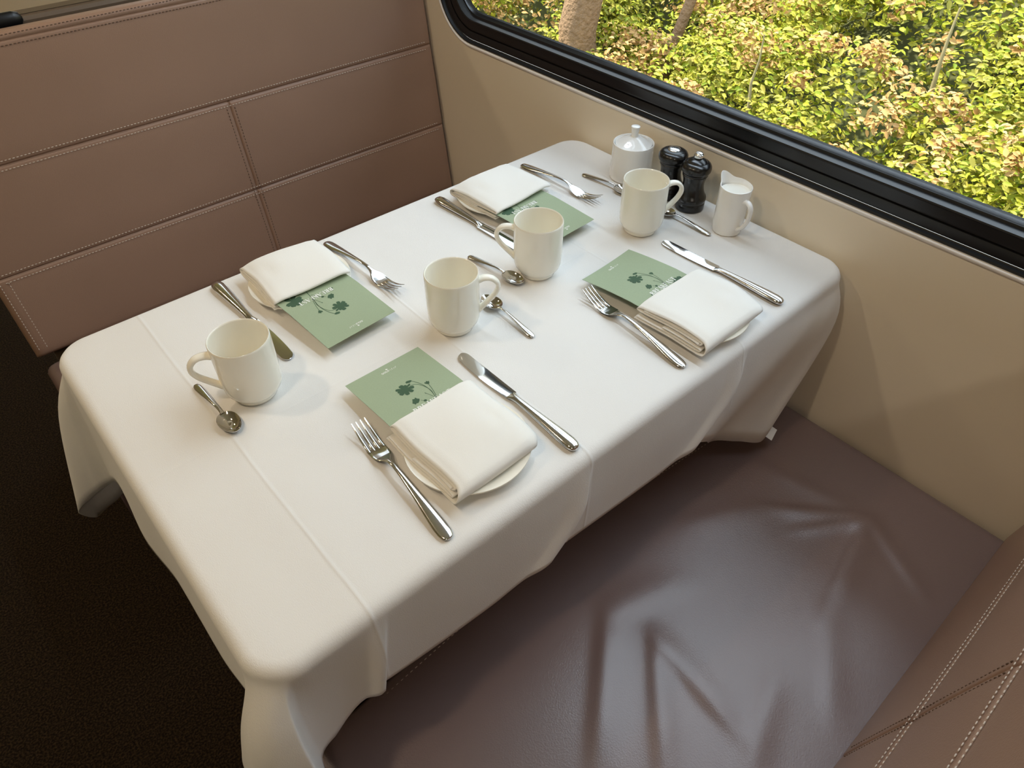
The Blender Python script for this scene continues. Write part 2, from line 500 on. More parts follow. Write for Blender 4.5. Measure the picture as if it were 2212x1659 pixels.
# lower left border stitching
def Pf(a, b): return O + U * a + V * b + n * .001
stitches('stitching', [Pf(.003, .17), Pf(.003, .02)], n, MT['thread'], bk)
stitches('stitching', [Pf(-.012, .17), Pf(-.012, .02)], n, MT['thread'], bk)
us = axis_lines(BX0, BX1, .03); vs = axis_lines(1.05, 1.455, .03)
v, f = panel(us, vs, lambda a, b: .006 * sin(pi * (a - BX0) / (BX1 - BX0)), .12, .03, ((0, 0, .412), (1, 0, 0), (0, 1, 0), (0, 0, 1)))
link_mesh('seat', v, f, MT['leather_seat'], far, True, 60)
MB().box((.52, 1.22, .145), (1.03, .42, .29)).build('seat_base', MT['panel_dark'], far, smooth=False)

near = empty('bench_seat', (0, 0, 0), 0, 'taupe leather bench nearest the camera with wrinkled seat, below the front edge of the tablecloth', 'bench')
near.name = 'bench_seat.001'
bk2, O2, U2, V2, n2 = backrest(near, K_NEAR, Y_NEAR, 1, [.592, .775], .535, 1.0, True, zbot=.405)

def ridge(x, y, p, q, amp, w, asym=1.0):
    """raised crease from p to q, fading at its ends"""
    px, py = p; dx, dy = q[0] - px, q[1] - py; L2 = dx * dx + dy * dy
    t = ((x - px) * dx + (y - py) * dy) / L2
    if t < -.25 or t > 1.25: return 0
    d = ((x - px) * dy - (y - py) * dx) / sqrt(L2)
    ww = w if d > 0 else w * asym
    fade = smoothstep(-.2, .2, t) * (1 - smoothstep(.6, 1.2, t))
    return amp * fade * exp(-(d / ww) ** 2)
WR = [((.907, .133), (.80, .262), .0040, .008, 2.6), ((.905, .130), (.836, .000), .0022, .008, 2.2), ((.895, .130), (.690, .083), .0050, .009, 3.0),
      ((.90, .128), (.79, .205), .0032, .006, 2.6), ((.905, .14), (.87, .33), .0022, .02, 1.0), ((.44, .290), (.27, .15), .0055, .012, 2.2), ((.472, .225), (.33, .09), .0050, .010, 2.4),
      ((.475, .228), (.455, .06), .0050, .012, 2.4), ((.45, .30), (.60, .25), .0030, .02, 1.5), ((.80, .262), (.66, .33), .0022, .02, 1.5), ((.56, .08), (.40, .02), .0036, .014, 1.6),
      ((.70, .09), (.56, -.01), .0032, .014, 1.8)]
def seat_h(x, y):
    s = .010 * sin(pi * min(1, max(0, (x - BX0) / (BX1 - BX0)))) * (1 - ((y - .19) / .26) ** 2)
    s -= .013 * exp(-((x - .66) / .17) ** 2 - ((y - .2) / .12) ** 2)
    for p, q, a, w, k in WR: s += ridge(x, y, p, q, a, w, k)
    return s
us = axis_lines(BX0, BX1, .007); vs = axis_lines(-.075, .450, .007)
def seat_edge(x): return -.022 * ((x - .45) / .43) ** 2
v, f = panel(us, vs, seat_h, .13, .022, ((0, 0, .412), (1, 0, 0), (0, 1, 0), (0, 0, 1)))
v = [np.array((p[0], p[1] + seat_edge(p[0]) * smoothstep(.1, .45, p[1]), p[2])) for p in v]
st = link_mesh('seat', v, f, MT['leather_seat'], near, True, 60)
stitches('stitching', [(x, .429 + seat_edge(x), .4100 + .004 * sin(pi * min(1, max(0, x)))) for x in np.linspace(0, .98, 40)], (0, 0, 1), MT['thread'], st, L=.0045, gap=.0085, rad=.0005)
MB().box((.52, .16, .14), (1.03, .42, .28)).build('seat_base', MT['panel_dark'], near, smooth=False)

# bench behind the far one (its back top shows at the upper left)
nb = empty('bench_seat', (0, 0, 0), 0, 'bench back in the next bay, only its beige top strip showing above the far backrest', 'bench')
nb.name = 'bench_seat.002'
SEC = ((0, .40), (0, .984), (.004, .990), (.02, .992), (.10, .992), (.11, .98), (.11, .4))
MB().loft([[(xx, 1.602 + dy, z) for dy, z in SEC] for xx in (BX0, BX1)]).build('backrest', MT['panel_dark'], nb, angle=30)
MB().box((.51, 1.735, .9955), (1.06, .24, .007)).build('top_strip', MT['panel'], nb, smooth=False)
MB().box((.51, 1.75, .2), (1.0, .1, .42)).build('seat_base', MT['panel_dark'], nb, smooth=False)
mb = MB()
gp = []
for xx, q in ((.10, .4), (.105, .8), (.12, 1), (.20, 1), (.222, 1), (.232, .75), (.236, .3)):
    gp.append([(xx, 1.590 + .009 * q * cos(a), .992 + .014 * q * sin(a)) for a in np.linspace(0, 2 * pi, 14, endpoint=False)])
mb.loft(gp)
g = mb.build('grab_handle', MT['black_plastic'], nb)
g['label'] = 'small black rounded grab handle'

# ------------------------------------------------------------------ table and cloth
tb = empty('dining_table', (0, 0, 0), 0, 'dining table hidden under the white cloth, laid for four', 'table')
def rr_xy(x0, x1, y0, y1, r, n=10):
    P = []
    for cx, cy, a0 in ((x1 - r, y0 + r, 270), (x1 - r, y1 - r, 0), (x0 + r, y1 - r, 90), (x0 + r, y0 + r, 180)):
        for k in range(n + 1):
            a = radians(a0 + 90 * k / n); P.append((cx + r * cos(a), cy + r * sin(a)))
    return P
P = rr_xy(.010, 1.038, .366, .988, .045)
mb = MB(); mb.loft([[(x, y, ZT - .034) for x, y in P], [(x, y, ZT - .006) for x, y in P], [(.52 + (x - .52) * .997, .677 + (y - .677) * .995, ZT - .0035) for x, y in P]])
mb.build('tabletop', MT['table'], tb, angle=30)
MB().lathe([(.0, .0), (.2, .0), (.2, .012), (.05, .03), (.04, .05), (.04, ZT - .034), (0, ZT - .034)], 32, .52, .68).build('leg', MT['metal_dark'], tb)

# cloth : perimeter parameter s in 0..8 (near edge, corner, window edge, corner, far edge, corner, aisle edge, corner)
X0, X1, Y0, Y1, RC = .000, 1.046, .353, 1.000, .048
def rim(s, inset=0.0):
    s = s % 8; k = int(s); t = s - k
    r = RC
    c = [(X1 - r, Y0 + r), (X1 - r, Y1 - r), (X0 + r, Y1 - r), (X0 + r, Y0 + r)]
    e = r - inset
    if k == 0: return np.array((X0 + r + t * (X1 - X0 - 2 * r), Y0 + inset)), np.array((0, -1.))
    if k == 2: return np.array((X1 - inset, Y0 + r + t * (Y1 - Y0 - 2 * r))), np.array((1., 0))
    if k == 4: return np.array((X1 - r - t * (X1 - X0 - 2 * r), Y1 - inset)), np.array((0, 1.))
    if k == 6: return np.array((X0 + inset, Y1 - r - t * (Y1 - Y0 - 2 * r))), np.array((-1., 0))
    a = radians({1: -90, 3: 0, 5: 90, 7: 180}[k] + 90 * t); cc = c[(k - 1) // 2]
    return np.array((cc[0] + e * cos(a), cc[1] + e * sin(a))), np.array((cos(a), sin(a)))

KEYS = [  # s, mid ring (x,y,z), hem ring (x,y,z)
    (0.00, (.050, .358, .650), (.046, .356, .553)),
    (0.025, (.070, .358, .650), (.064, .357, .568)),
    (0.060, (.098, .353, .655), (.090, .352, .592)),
    (0.086, (.119, .3445, .655), (.108, .342, .597)),
    (0.090, (.1225, .3445, .655), (.1115, .342, .598)),
    (0.097, (.128, .353, .655), (.117, .354, .592)),
    (0.25, (.280, .352, .655), (.270, .352, .578)),
    (0.360, (.378, .348, .655), (.325, .347, .590)),
    (0.405, (.418, .342, .655), (.362, .340, .595)),
    (0.409, (.4225, .342, .655), (.3665, .340, .596)),
    (0.416, (.429, .352, .655), (.373, .354, .590)),
    (0.60, (.612, .350, .655), (.575, .351, .578)),
    (0.700, (.700, .349, .660), (.628, .347, .587)),
    (0.742, (.738, .343, .660), (.662, .341, .591)),
    (0.746, (.742, .343, .660), (.666, .341, .592)),
    (0.754, (.749, .352, .660), (.672, .355, .585)),
    (0.80, (.790, .349, .655), (.702, .352, .570)),
    (0.86, (.838, .345, .650), (.738, .362, .535)),
    (0.95, (.900, .342, .655), (.795, .386, .470)),
    (1.20, (.968, .337, .655), (.845, .362, .456)),
    (1.50, (1.010, .339, .645), (.890, .336, .446)),
    (1.80, (1.035, .345, .640), (.940, .345, .470)),
    (2.10, (1.046, .380, .630), (1.000, .375, .500)),
    (2.35, (1.046, .500, .63), (1.040, .470, .53)),
    (2.60, (1.046, .70, .63), (1.046, .70, .55)),
    (2.95, (1.046, .95, .63), (1.045, .96, .54)),
    (3.50, (1.040, 1.012, .63), (1.035, 1.030, .48)),
    (4.05, (.98, 1.006, .63), (.96, 1.010, .54)),
    (4.50, (.52, 1.006, .63), (.52, 1.008, .55)),
    (4.88, (.14, 1.006, .63), (.15, 1.008, .54)),
    (5.00, (.055, 1.018, .62), (.040, 1.030, .43)),
    (5.15, (.030, 1.030, .61), (-.034, 1.036, .372)),
    (5.32, (.000, 1.036, .61), (-.066, 1.030, .366)),
    (5.50, (-.034, 1.014, .61), (-.085, 1.000, .424)),
    (5.72, (-.022, .988, .62), (-.046, .984, .460)),
    (6.00, (-.006, .955, .63), (-.018, .962, .488)),
    (6.12, (-.003, .88, .64), (-.012, .88, .545)),
    (6.35, (-.008, .755, .64), (-.018, .755, .555)),
    (6.55, (-.004, .650, .64), (-.010, .650, .558)),
    (6.78, (-.005, .520, .64), (-.011, .520, .566)),
    (6.95, (-.001, .425, .64), (-.006, .440, .580)),
    (7.20, (-.027, .392, .640), (-.048, .408, .530)),
    (7.35, (-.034, .360, .635), (-.056, .345, .460)),
    (7.50, (-.018, .335, .640), (-.035, .295, .435)),
    (7.62, (.010, .328, .645), (.010, .288, .480)),
    (7.70, (.016, .342, .650), (.016, .325, .520)),
    (7.78, (.026, .356, .650), (.024, .350, .545)),
    (7.92, (.040, .358, .650), (.036, .355, .550))]

def interp_keys(s):
    n = len(KEYS)
    s = s % 8
    i = max([k for k in range(n) if KEYS[k][0] <= s + 1e-9], default=n - 1)
    def K(j):
        q = KEYS[j % n]; return q[0] + 8 * (j // n), np.array(q[1] + q[2])
    (s0, a), (s1, b), (sm, am), (sp, bp) = K(i), K(i + 1), K(i - 1), K(i + 2)
    t = (s - s0) / (s1 - s0)
    def slope(l, c, r, hl, hr):
        dl, dr = (c - l) / hl, (r - c) / hr
        m = np.where(dl * dr <= 0, 0, 2 * dl * dr / np.where(np.abs(dl + dr) < 1e-12, 1, dl + dr))
        return m
    m0 = slope(am, a, b, s0 - sm, s1 - s0); m1 = slope(a, b, bp, s1 - s0, sp - s1); h = s1 - s0
    q = (2 * t ** 3 - 3 * t ** 2 + 1) * a + (t ** 3 - 2 * t ** 2 + t) * h * m0 + (-2 * t ** 3 + 3 * t ** 2) * b + (t ** 3 - t ** 2) * h * m1
    return q[:3], q[3:]

ss = []
for k, cnt in zip(range(8), (420, 30, 60, 26, 90, 44, 150, 70)):
    ss += [k + i / cnt for i in range(cnt)]
ns = len(ss)
verts = []; rows = 0
def add_row(fn):
    global rows
    for s in ss: verts.append(fn(s))
    rows += 1
ctr = np.array((.523, .676))
def inner(t):
    def fn(s):
        b, nn = rim(s, .016); p = ctr + (b - ctr) * t
        return (p[0], p[1], ZT)
    return fn
for t in (.02, .2, .4, .6, .8, .92, .97): add_row(inner(t))
RE = .016
for a in (0, 18, 36, 54, 72, 90):
    ca, sa = cos(radians(a)), sin(radians(a))
    def fn(s, ca=ca, sa=sa):
        b, nn = rim(s, RE - RE * sa); return (b[0], b[1], ZT - RE * (1 - ca))
    add_row(fn)
NT = 16
cache = {}
for s in ss:
    b, nn = rim(s, 0); mid, hem = interp_keys(s)
    p0 = np.array((b[0], b[1], ZT - RE))
    out = []
    # quadratic-ish curve p0 (vertical tangent) -> mid -> hem
    pts = [p0 + np.array((0, 0, .03)), p0, mid, hem, hem + (hem - mid) * .8]
    for i in range(1, NT + 1):
        u = i / NT * 2; k = min(int(u), 1); t = u - k
        A, B, C_, D_ = pts[k:k + 4]
        out.append(.5 * (2 * B + (C_ - A) * t + (2 * A - 5 * B + 4 * C_ - D_) * t * t + (3 * B - A - 3 * C_ + D_) * t ** 3))
    for q in out: q[0] = min(q[0], WX - .004)
    cache[s] = out
for i in range(NT): add_row(lambda s, i=i: tuple(cache[s][i]))
faces = [(r * ns + k, r * ns + (k + 1) % ns, (r + 1) * ns + (k + 1) % ns, (r + 1) * ns + k) for r in range(rows - 1) for k in range(ns)]
faces.append(tuple(range(ns))[::-1])
faces = [f[::-1] for f in faces]
cl = link_mesh('tablecloth', verts, faces, MT['cloth'], None, True, 70)
sd = cl.modifiers.new('thickness', 'SOLIDIFY'); sd.thickness = .0013; sd.offset = -1 if False else -1
tag(cl, 'white creased tablecloth draped over the table between the two benches', 'tablecloth')
# hem fold and care tag
hemmb = MB()
hv = []
for s in ss:
    a, b = np.array(cache[s][-1]), np.array(cache[s][-3])
    d = (b - a) / np.linalg.norm(b - a)
    hv.append((a, d))
tgm = MB()
tp = np.array(cache[min(ss, key=lambda q: abs(q - 1.62))][-1])
ta = np.array((.045, .012, .010)); ta /= np.linalg.norm(ta)
tdn = np.array((.5, -.55, -.55)); tdn /= np.linalg.norm(tdn)
tn_ = np.cross(ta, tdn)
def tagbox(o, w, h, t):
    mb_ = MB(); v_ = [o + ta * i * w + tdn * j * h + tn_ * k * t for k in (0, 1) for j in (0, 1) for i in (-.5, .5)]
    return mb_.add(v_, [(0, 2, 3, 1), (4, 5, 7, 6), (0, 1, 5, 4), (2, 6, 7, 3), (0, 4, 6, 2), (1, 3, 7, 5)])
ct = tagbox(tp - tdn * .004, .026, .018, .0005).build('care_tag', MT['tagcloth'], cl, smooth=False)
ct['label'] = 'small white satin care tag on the hem'

# ------------------------------------------------------------------ cutlery
def ring_sup(y, zc, w, t, n=14, cup=0.0, flat=.0):
    """cross-section ellipse of width w, thickness t at station y; cup lifts the sides"""
    out = []
    for k in range(n):
        a = 2 * pi * k / n
        x = .5 * w * cos(a); z = .5 * t * sin(a)
        if sin(a) < 0: z *= (1 - flat)
        out.append((x, y, zc + z + cup * (2 * x / w) ** 2 if w > 0 else zc + z))
    return out

def lin(tab, y):
    for (a, b) in zip(tab[:-1], tab[1:]):
        if a[0] <= y <= b[0]:
            t = (y - a[0]) / (b[0] - a[0]); t = t * t * (3 - 2 * t) * .5 + t * .5
            return [p + (q - p) * t for p, q in zip(a[1:], b[1:])]
    return list(tab[-1][1:]) if y > tab[-1][0] else list(tab[0][1:])

# local frame: handle end at y=0, working end at +y, table at z=0
def make_fork():
    root = empty('table_fork')
    HT = [(0, .004, .0030, .0022), (.0012, .0105, .0032, .0032), (.004, .0145, .0034, .0042), (.010, .0178, .0038, .0048), (.022, .0182, .0050, .0050), (.045, .0150, .0080, .0050),
          (.075, .0102, .0115, .0046), (.105, .0068, .0145, .0040), (.125, .0060, .0148, .0036), (.134, .0075, .0128, .0032), (.140, .0105, .0105, .0028)]
    mb = MB(); mb.loft([ring_sup(y, lin(HT, y)[1], lin(HT, y)[0], lin(HT, y)[2]) for y in [0, .0005, .0012, .0025, .004, .007, .010, .016, .022, .032, .045, .06, .075, .09, .105, .115, .125, .13, .134, .140]])
    mb.build('handle', MT['steel'], root)
    HD = [(.134, .0075, .0128, .0030, 0), (.140, .0105, .0105, .0026, .0004), (.146, .0180, .0078, .0024, .0010), (.152, .0232, .0052, .0022, .0014), (.160, .0248, .0032, .0021, .0014), (.168, .0252, .0024, .0020, .0010), (.172, .0253, .0023, .0019, .0008)]
    mb = MB(); mb.loft([ring_sup(y, lin(HD, y)[1], lin(HD, y)[0], lin(HD, y)[2], 16, lin(HD, y)[3]) for y in np.linspace(.134, .172, 16)])
    mb.build('head', MT['steel'], root)
    for i in range(4):
        xa, xb = (i - 1.5) * .00675, (i - 1.5) * .0062
        mb = MB(); rings = []
        for t in np.linspace(0, 1, 12):
            y = .168 + t * .046; x = xa + (xb - xa) * t
            z = .0026 + .0145 * t ** 1.8 + .0009 * (abs(i - 1.5) / 1.5) ** 2
            w = .0046 * (1 - .52 * t ** 1.5) if t < .97 else .0012
            rings.append([(x + .5 * w * cos(a), y, z + .5 * .0021 * (1 - .35 * t) * sin(a)) for a in np.linspace(0, 2 * pi, 10, endpoint=False)])
        mb.loft(rings).build('tine', MT['steel'], root)
    return root

def make_knife():
    root = empty('table_knife')
    HT = [(0, .006, .0045, .0030), (.0015, .0125, .0050, .0060), (.005, .0170, .0055, .0085), (.012, .0192, .0058, .0098), (.028, .0188, .0058, .0100), (.060, .0150, .0055, .0092), (.090, .0112, .0050, .0080),
          (.108, .0100, .0046, .0070), (.116, .0112, .0042, .0060), (.121, .0150, .0036, .0040), (.124, .0160, .0032, .0026)]
    ysd = [0, .0006, .0015, .003, .005, .008, .012, .02, .028, .044, .06, .075, .09, .1, .108, .112, .116, .119, .121, .124]
    mb = MB(); mb.loft([ring_sup(y, lin(HT, y)[1], lin(HT, y)[0], lin(HT, y)[2], 16) for y in ysd]); mb.build('handle', MT['steel'], root)
    # blade: straight spine on +x, curved belly on -x, rounded tip
    mb = MB(); rings = []
    for t in sorted(list(np.linspace(0, .9, 20)) + list(.9 + .1 * np.sin(np.linspace(.12, pi / 2, 12)))):
        y = .122 + t * .110
        xs_ = .0085 - .0010 * t
        xe = -.0078 - .0030 * sin(min(1, t / .55) * pi / 2) + .0022 * max(0, (t - .6) / .4) ** 2
        q = max(0, (t - .90) / .10)
        cm = .5 * (xs_ + xe) + .0012; hw = .5 * (xs_ - xe); sh = sqrt(max(0.004, 1 - q * q))
        if q > 0: xs_, xe = cm + (xs_ - cm) * sh, cm + (xe - cm) * sh
        if t == 0: xe = -.0074
        zc = .0032 - .0012 * t
        th = .0017 * (1 - .4 * t)
        xm = xe + .35 * (xs_ - xe)
        rings.append([(xs_, y, zc - th / 2), (xs_, y, zc + th / 2), (xm, y, zc + th / 2), (xe, y, zc + .0002), (xe, y, zc - .0002), (xm, y, zc - th / 2)])
    mb.loft(rings).build('blade', MT['steel_blade'], root, angle=18)
    return root

def make_spoon(L=.118):
    root = empty('teaspoon')
    k = L / .118
    HT = [(0, .003, .0022, .0016), (.001, .0068, .0024, .0026), (.004, .0098, .0026, .0032), (.010, .0108, .0032, .0034), (.024, .0096, .0048, .0034), (.045, .0066, .0075, .0031), (.062, .0044, .0090, .0028), (.074, .0038, .0088, .0026), (.080, .0055, .0078, .0022)]
    ysd = [0, .0004, .001, .002, .004, .007, .01, .016, .024, .034, .045, .054, .062, .068, .074, .08]
    mb = MB(); mb.loft([ring_sup(y, lin(HT, y)[1], lin(HT, y)[0], lin(HT, y)[2], 12) for y in ysd]); mb.build('handle', MT['steel'], root)
    mb = MB(); n = 24; grid_t, grid_b = [], []
    rs = np.linspace(0, 1, 9)
    cy, ay, ax = .0985, .0205, .0135
    def pt(r, a, off):
        x = r * ax * sin(a) * (1 - .12 * cos(a)); y = cy + r * ay * cos(a)
        rimz = .0072 + .0015 * (1 - (y - cy) / ay) * .3
        z = rimz - (.0064) * (1 - r ** 2.2) + off
        return (x, y, z)
    v_, f_ = [], []
    for off in (0, -.0011):
        for r in rs:
            for kk in range(n): v_.append(pt(max(r, .02), 2 * pi * kk / n, off))
    m_ = len(rs) * n
    for i in range(len(rs) - 1):
        for kk in range(n):
            k2 = (kk + 1) % n
            f_.append((i * n + kk, (i + 1) * n + kk, (i + 1) * n + k2, i * n + k2))
            f_.append((m_ + i * n + kk, m_ + i * n + k2, m_ + (i + 1) * n + k2, m_ + (i + 1) * n + kk))
    e = (len(rs) - 1) * n
    for kk in range(n):
        k2 = (kk + 1) % n; f_.append((e + kk, m_ + e + kk, m_ + e + k2, e + k2))
    f_.append(tuple(range(n))); f_.append(tuple(m_ + q for q in range(n))[::-1])
    mb.add(v_, f_).build('bowl', MT['steel_blade'], root, angle=60)
    return root

ZI = ZT + .0004
def place(o, end, tip, label, cat, group, z=ZI, scale=None):
    d = np.array(tip) - np.array(end)
    o.location = (end[0], end[1], z); o.rotation_euler = (0, 0, math.atan2(d[1], d[0]) - pi / 2)
    if scale: o.scale = (scale,) * 3
    tag(o, label, cat, group)

fork0 = make_fork(); knife0 = make_knife(); spoon0 = make_spoon()
fork_spots = [((.2355, .372), (.2500, .579), 'steel fork left of the front left napkin, nearest the camera'),
              ((.6465, .380), (.6610, .5785), 'steel fork left of the front right napkin, in front of the tilted menu card'),
              ((.435, .9735), (.4470, .7788), 'steel fork beside the back left napkin, tines toward the middle'),
              ((.868, .963), (.8735, .773), 'steel fork behind the back right napkin near the window corner')]
for i, (e, t, lb) in enumerate(fork_spots):
    o = fork0 if i == 0 else copy_tree(fork0); place(o, e, t, lb, 'fork', 'table forks', scale=.95)
knife_spots = [((.4295, .3715), (.4325, .606), 'steel knife right of the front left napkin, handle toward the camera'),
               ((.8685, .3725), (.8675, .608), 'steel knife right of the front right napkin, its blade mirroring the sky'),
               ((.2445, .982), (.2475, .744), 'steel knife beside the back left plate, blade half behind the leftmost mug'),
               ((.6615, .965), (.6680, .740), 'steel knife left of the back right plate, blade mirroring the green outside')]
for i, (e, t, lb) in enumerate(knife_spots):
    o = knife0 if i == 0 else copy_tree(knife0); place(o, e, t, lb, 'knife', 'table knives')
spoon_spots = [((.1275, .7865), (.1315, .672), 'teaspoon just in front of the leftmost mug, bowl toward the camera'),
               ((.5915, .7845), (.6045, .672), 'teaspoon left of the mug standing on the back right menu'),
               ((.5335, .563), (.5385, .690), 'teaspoon whose bowl shows through the handle of the front middle mug'),
               ((.9425, .563), (.9395, .680), 'teaspoon beside the right mug, handle pointing to the milk jug'),
               ((.9315, .8585), (.9405, .745), 'teaspoon in front of the sugar bowl, bowl hidden behind the right mug')]
for i, (e, t, lb) in enumerate(spoon_spots):
    o = spoon0 if i == 0 else copy_tree(spoon0); place(o, e, t, lb, 'spoon', 'teaspoons')

# ------------------------------------------------------------------ mugs
def make_mug():
    root = empty('coffee_mug')
    pr = [(0, .003), (.020, .003), (.022, .0006), (.0255, .0004), (.0275, .002), (.0282, .0055), (.0290, .0075), (.0320, .0105), (.0352, .0155), (.0370, .0215), (.0377, .030),
          (.0380, .045), (.0381, .065), (.0381, .085), (.0382, .0915), (.0380, .0935), (.0372, .0944), (.0362, .0938), (.0357, .0920), (.0355, .080), (.0354, .05), (.0350, .027), (.0335, .0165), (.030, .0105), (.022, .0075), (0, .0065)]
    MB().lathe(pr, 72).build('body', MT['china'], root, angle=50)
    path = spline([(.0362, 0, .0800), (.0450, 0, .0832), (.0555, 0, .0820), (.0630, 0, .0745), (.0640, 0, .0650), (.0590, 0, .0545), (.0500, 0, .0440), (.0420, 0, .0355), (.0355, 0, .0290)], 30)
    mb = MB(); rings = []
    for i, p in enumerate(path):
        t = np.array(path[min(i + 1, 29)]) - np.array(path[max(i - 1, 0)]); t /= np.linalg.norm(t)
        a = np.array((0, 1., 0)); b = np.cross(t, a)
        q = i / 29; wd = .0058 + .0014 * (2 * q - 1) ** 2; th = .0036 + .0010 * (2 * q - 1) ** 4
        rings.append([np.array(p) + wd * cos(2 * pi * k / 16) * a + th * sin(2 * pi * k / 16) * b for k in range(16)])
    mb.loft(rings).build('handle', MT['china'], root, angle=60)
    return root
mug0 = make_mug()
mug_spots = [(.1835, .7226, 168, 'cream mug farthest from the window, at the left, handle pointing to the aisle'),
             (.4659, .6595, -37, 'cream mug in the middle of the table with a teaspoon behind its handle'),
             (.6489, .6804, 138, 'cream mug overlapping the back right menu card, handle to the left'),
             (.8678, .6567, -30, 'cream mug in front of the black mills, handle to the right')]
for i, (x, y, a, lb) in enumerate(mug_spots):
    o = mug0 if i == 0 else copy_tree(mug0)
    o.location = (x, y, ZI); o.rotation_euler = (0, 0, radians(a)); tag(o, lb, 'mug', 'cream mugs')

# ------------------------------------------------------------------ plates
def make_plate():
    pr = [(0, .0030), (.040, .0030), (.042, .0), (.046, .0), (.048, .0035), (.060, .0062), (.072, .0102), (.0775, .0128), (.0781, .0140), (.0775, .0150), (.070, .0132), (.058, .0092), (.050, .0066), (.044, .0058), (0, .0055)]
    return MB().lathe(pr, 80).build('side_plate', MT['china'], None, angle=60)
plate0 = make_plate()
plate_spots = [(.3311, .4596, 'round cream side plate nearest the camera, under the front left napkin'), (.7475, .4420, 'round cream side plate under the front right napkin'),
               (.3460, .8950, 'round cream side plate under the back left napkin'), (.7500, .8930, 'round cream side plate under the back right napkin')]
for i, (x, y, lb) in enumerate(plate_spots):
    o = plate0 if i == 0 else copy_tree(plate0)
    o.location = (x, y, ZI); tag(o, lb, 'plate', 'side plates')

# ------------------------------------------------------------------ napkins
def napkin_mesh(name, seed, W=.124, D=.126, splay=.0, H=.019):
    rg = np.random.default_rng(seed)
    ph = rg.uniform(0, 6.28, 6)
    # path of the folded cloth, (y, z): bottom sheet -> near fold -> top sheet -> far fold -> tucked back
    d = D / 2
    path = [(d * .96, .0012, 0), (d * .5, .0012, 0), (0, .0012, 0), (-d * .6, .0012, 0), (-d * .90, .0016, .02), (-d * .985, .0042, .1), (-d, .0085, .3), (-d * .985, .0130, .5), (-d * .93, H - .0030, .75), (-d * .84, H - .0008, .95), (-d * .6, H + .0008, 1),
            (-d * .2, H + .0016, 1), (d * .2, H + .0012, 1), (d * .6, H, 1), (d * .88, H - .0012, 1), (d * .965, H - .0026, .9), (d * .985, H - .0046, .8), (d * .95, H - .0062, .75), (d * .7, H - .0066, .7), (0, H - .0062, .7), (-d * .6, H - .0058, .6), (-d * .78, H - .0060, .5)]
    path2 = [(d * .93, .0040, .1), (d * .4, .0040, .1), (-d * .5, .0042, .1), (-d * .80, .0046, .15), (-d * .87, .0062, .2), (-d * .82, .0078, .25), (-d * .4, .0078, .25), (d * .2, .0076, .2)]
    path3 = [(-d * .70, H - .0084, .5), (-d * .80, H - .0068, .5), (-d * .84, H - .0046, .6), (-d * .76, H - .0034, .7), (-d * .2, H - .0034, .7), (d * .80, H - .0036, .7)]
    verts, faces = [], []
    nx = 26
    for pi_, (pth, npts) in enumerate(((path, 90), (path2, 40), (path3, 34))):
        pts = spline(pth, npts); base = len(verts)
        for j, p in enumerate(pts):
            y, z, lv = p
            for i in range(nx):
                u = i / (nx - 1) * 2 - 1
                w = W / 2 * (1 - .012 * pi_)
                x = u * w
                # skew : lower sheets shifted to the left, upper ones sit a little askew
                xo = splay * (1 - lv) * -1
                zz = z
                if lv > .3:
                    zz += lv * (.0016 * sin(2.2 * u + ph[0] + 20 * y) + .0008 * sin(3.5 * u - 34 * y + ph[1]) + .0012 * exp(-((u - .35) / .22) ** 2 - ((y + .022) / .02) ** 2) - .0012 * exp(-((u - .62) / .16) ** 2 - ((y + .008) / .016) ** 2) + .0012 * (1 - u * u))
                    zz -= lv * .0045 * smoothstep(.55, 1.0, u) * smoothstep(.0, -d, y)
                    zz -= lv * .0028 * smoothstep(.75, 1.0, abs(u))
                yy = y + .0012 * sin(2.2 * u + ph[2]) * (.4 + lv)
                verts.append((x + xo + .0009 * sin(60 * y + ph[3]), yy, max(zz, .0009)))
        for j in range(npts - 1):
            for i in range(nx - 1):
                a = base + j * nx + i
                faces.append((a, a + 1, a + nx + 1, a + nx))
    o = link_mesh(name, verts, faces, MT['napkin'], None, True, None)
    s = o.modifiers.new('thickness', 'SOLIDIFY'); s.thickness = .0013; s.offset = 0
    return o
nap_spots = [(.3335, .4655, 1, .011, 'white folded napkin holding the front left menu, on the plate nearest the camera', .122, .138, 3),
             (.7465, .4330, 2, .010, 'white folded napkin holding the front right menu, its layers slipping to the left', .138, .124, 5),
             (.3460, .9040, 178, -.002, 'white folded napkin holding the back left menu', .126, .122, 8),
             (.7520, .8905, 183, -.002, 'white folded napkin holding the back right menu, farthest from the camera', .136, .122, 12)]
for x, y, a, sp, lb, w, d, sd_ in nap_spots:
    o = napkin_mesh('napkin', sd_, w, d, sp, .0195)
    o.location = (x, y, ZT + .0125); o.rotation_euler = (0, 0, radians(a))
    tag(o, lb, 'napkin', 'folded napkins')

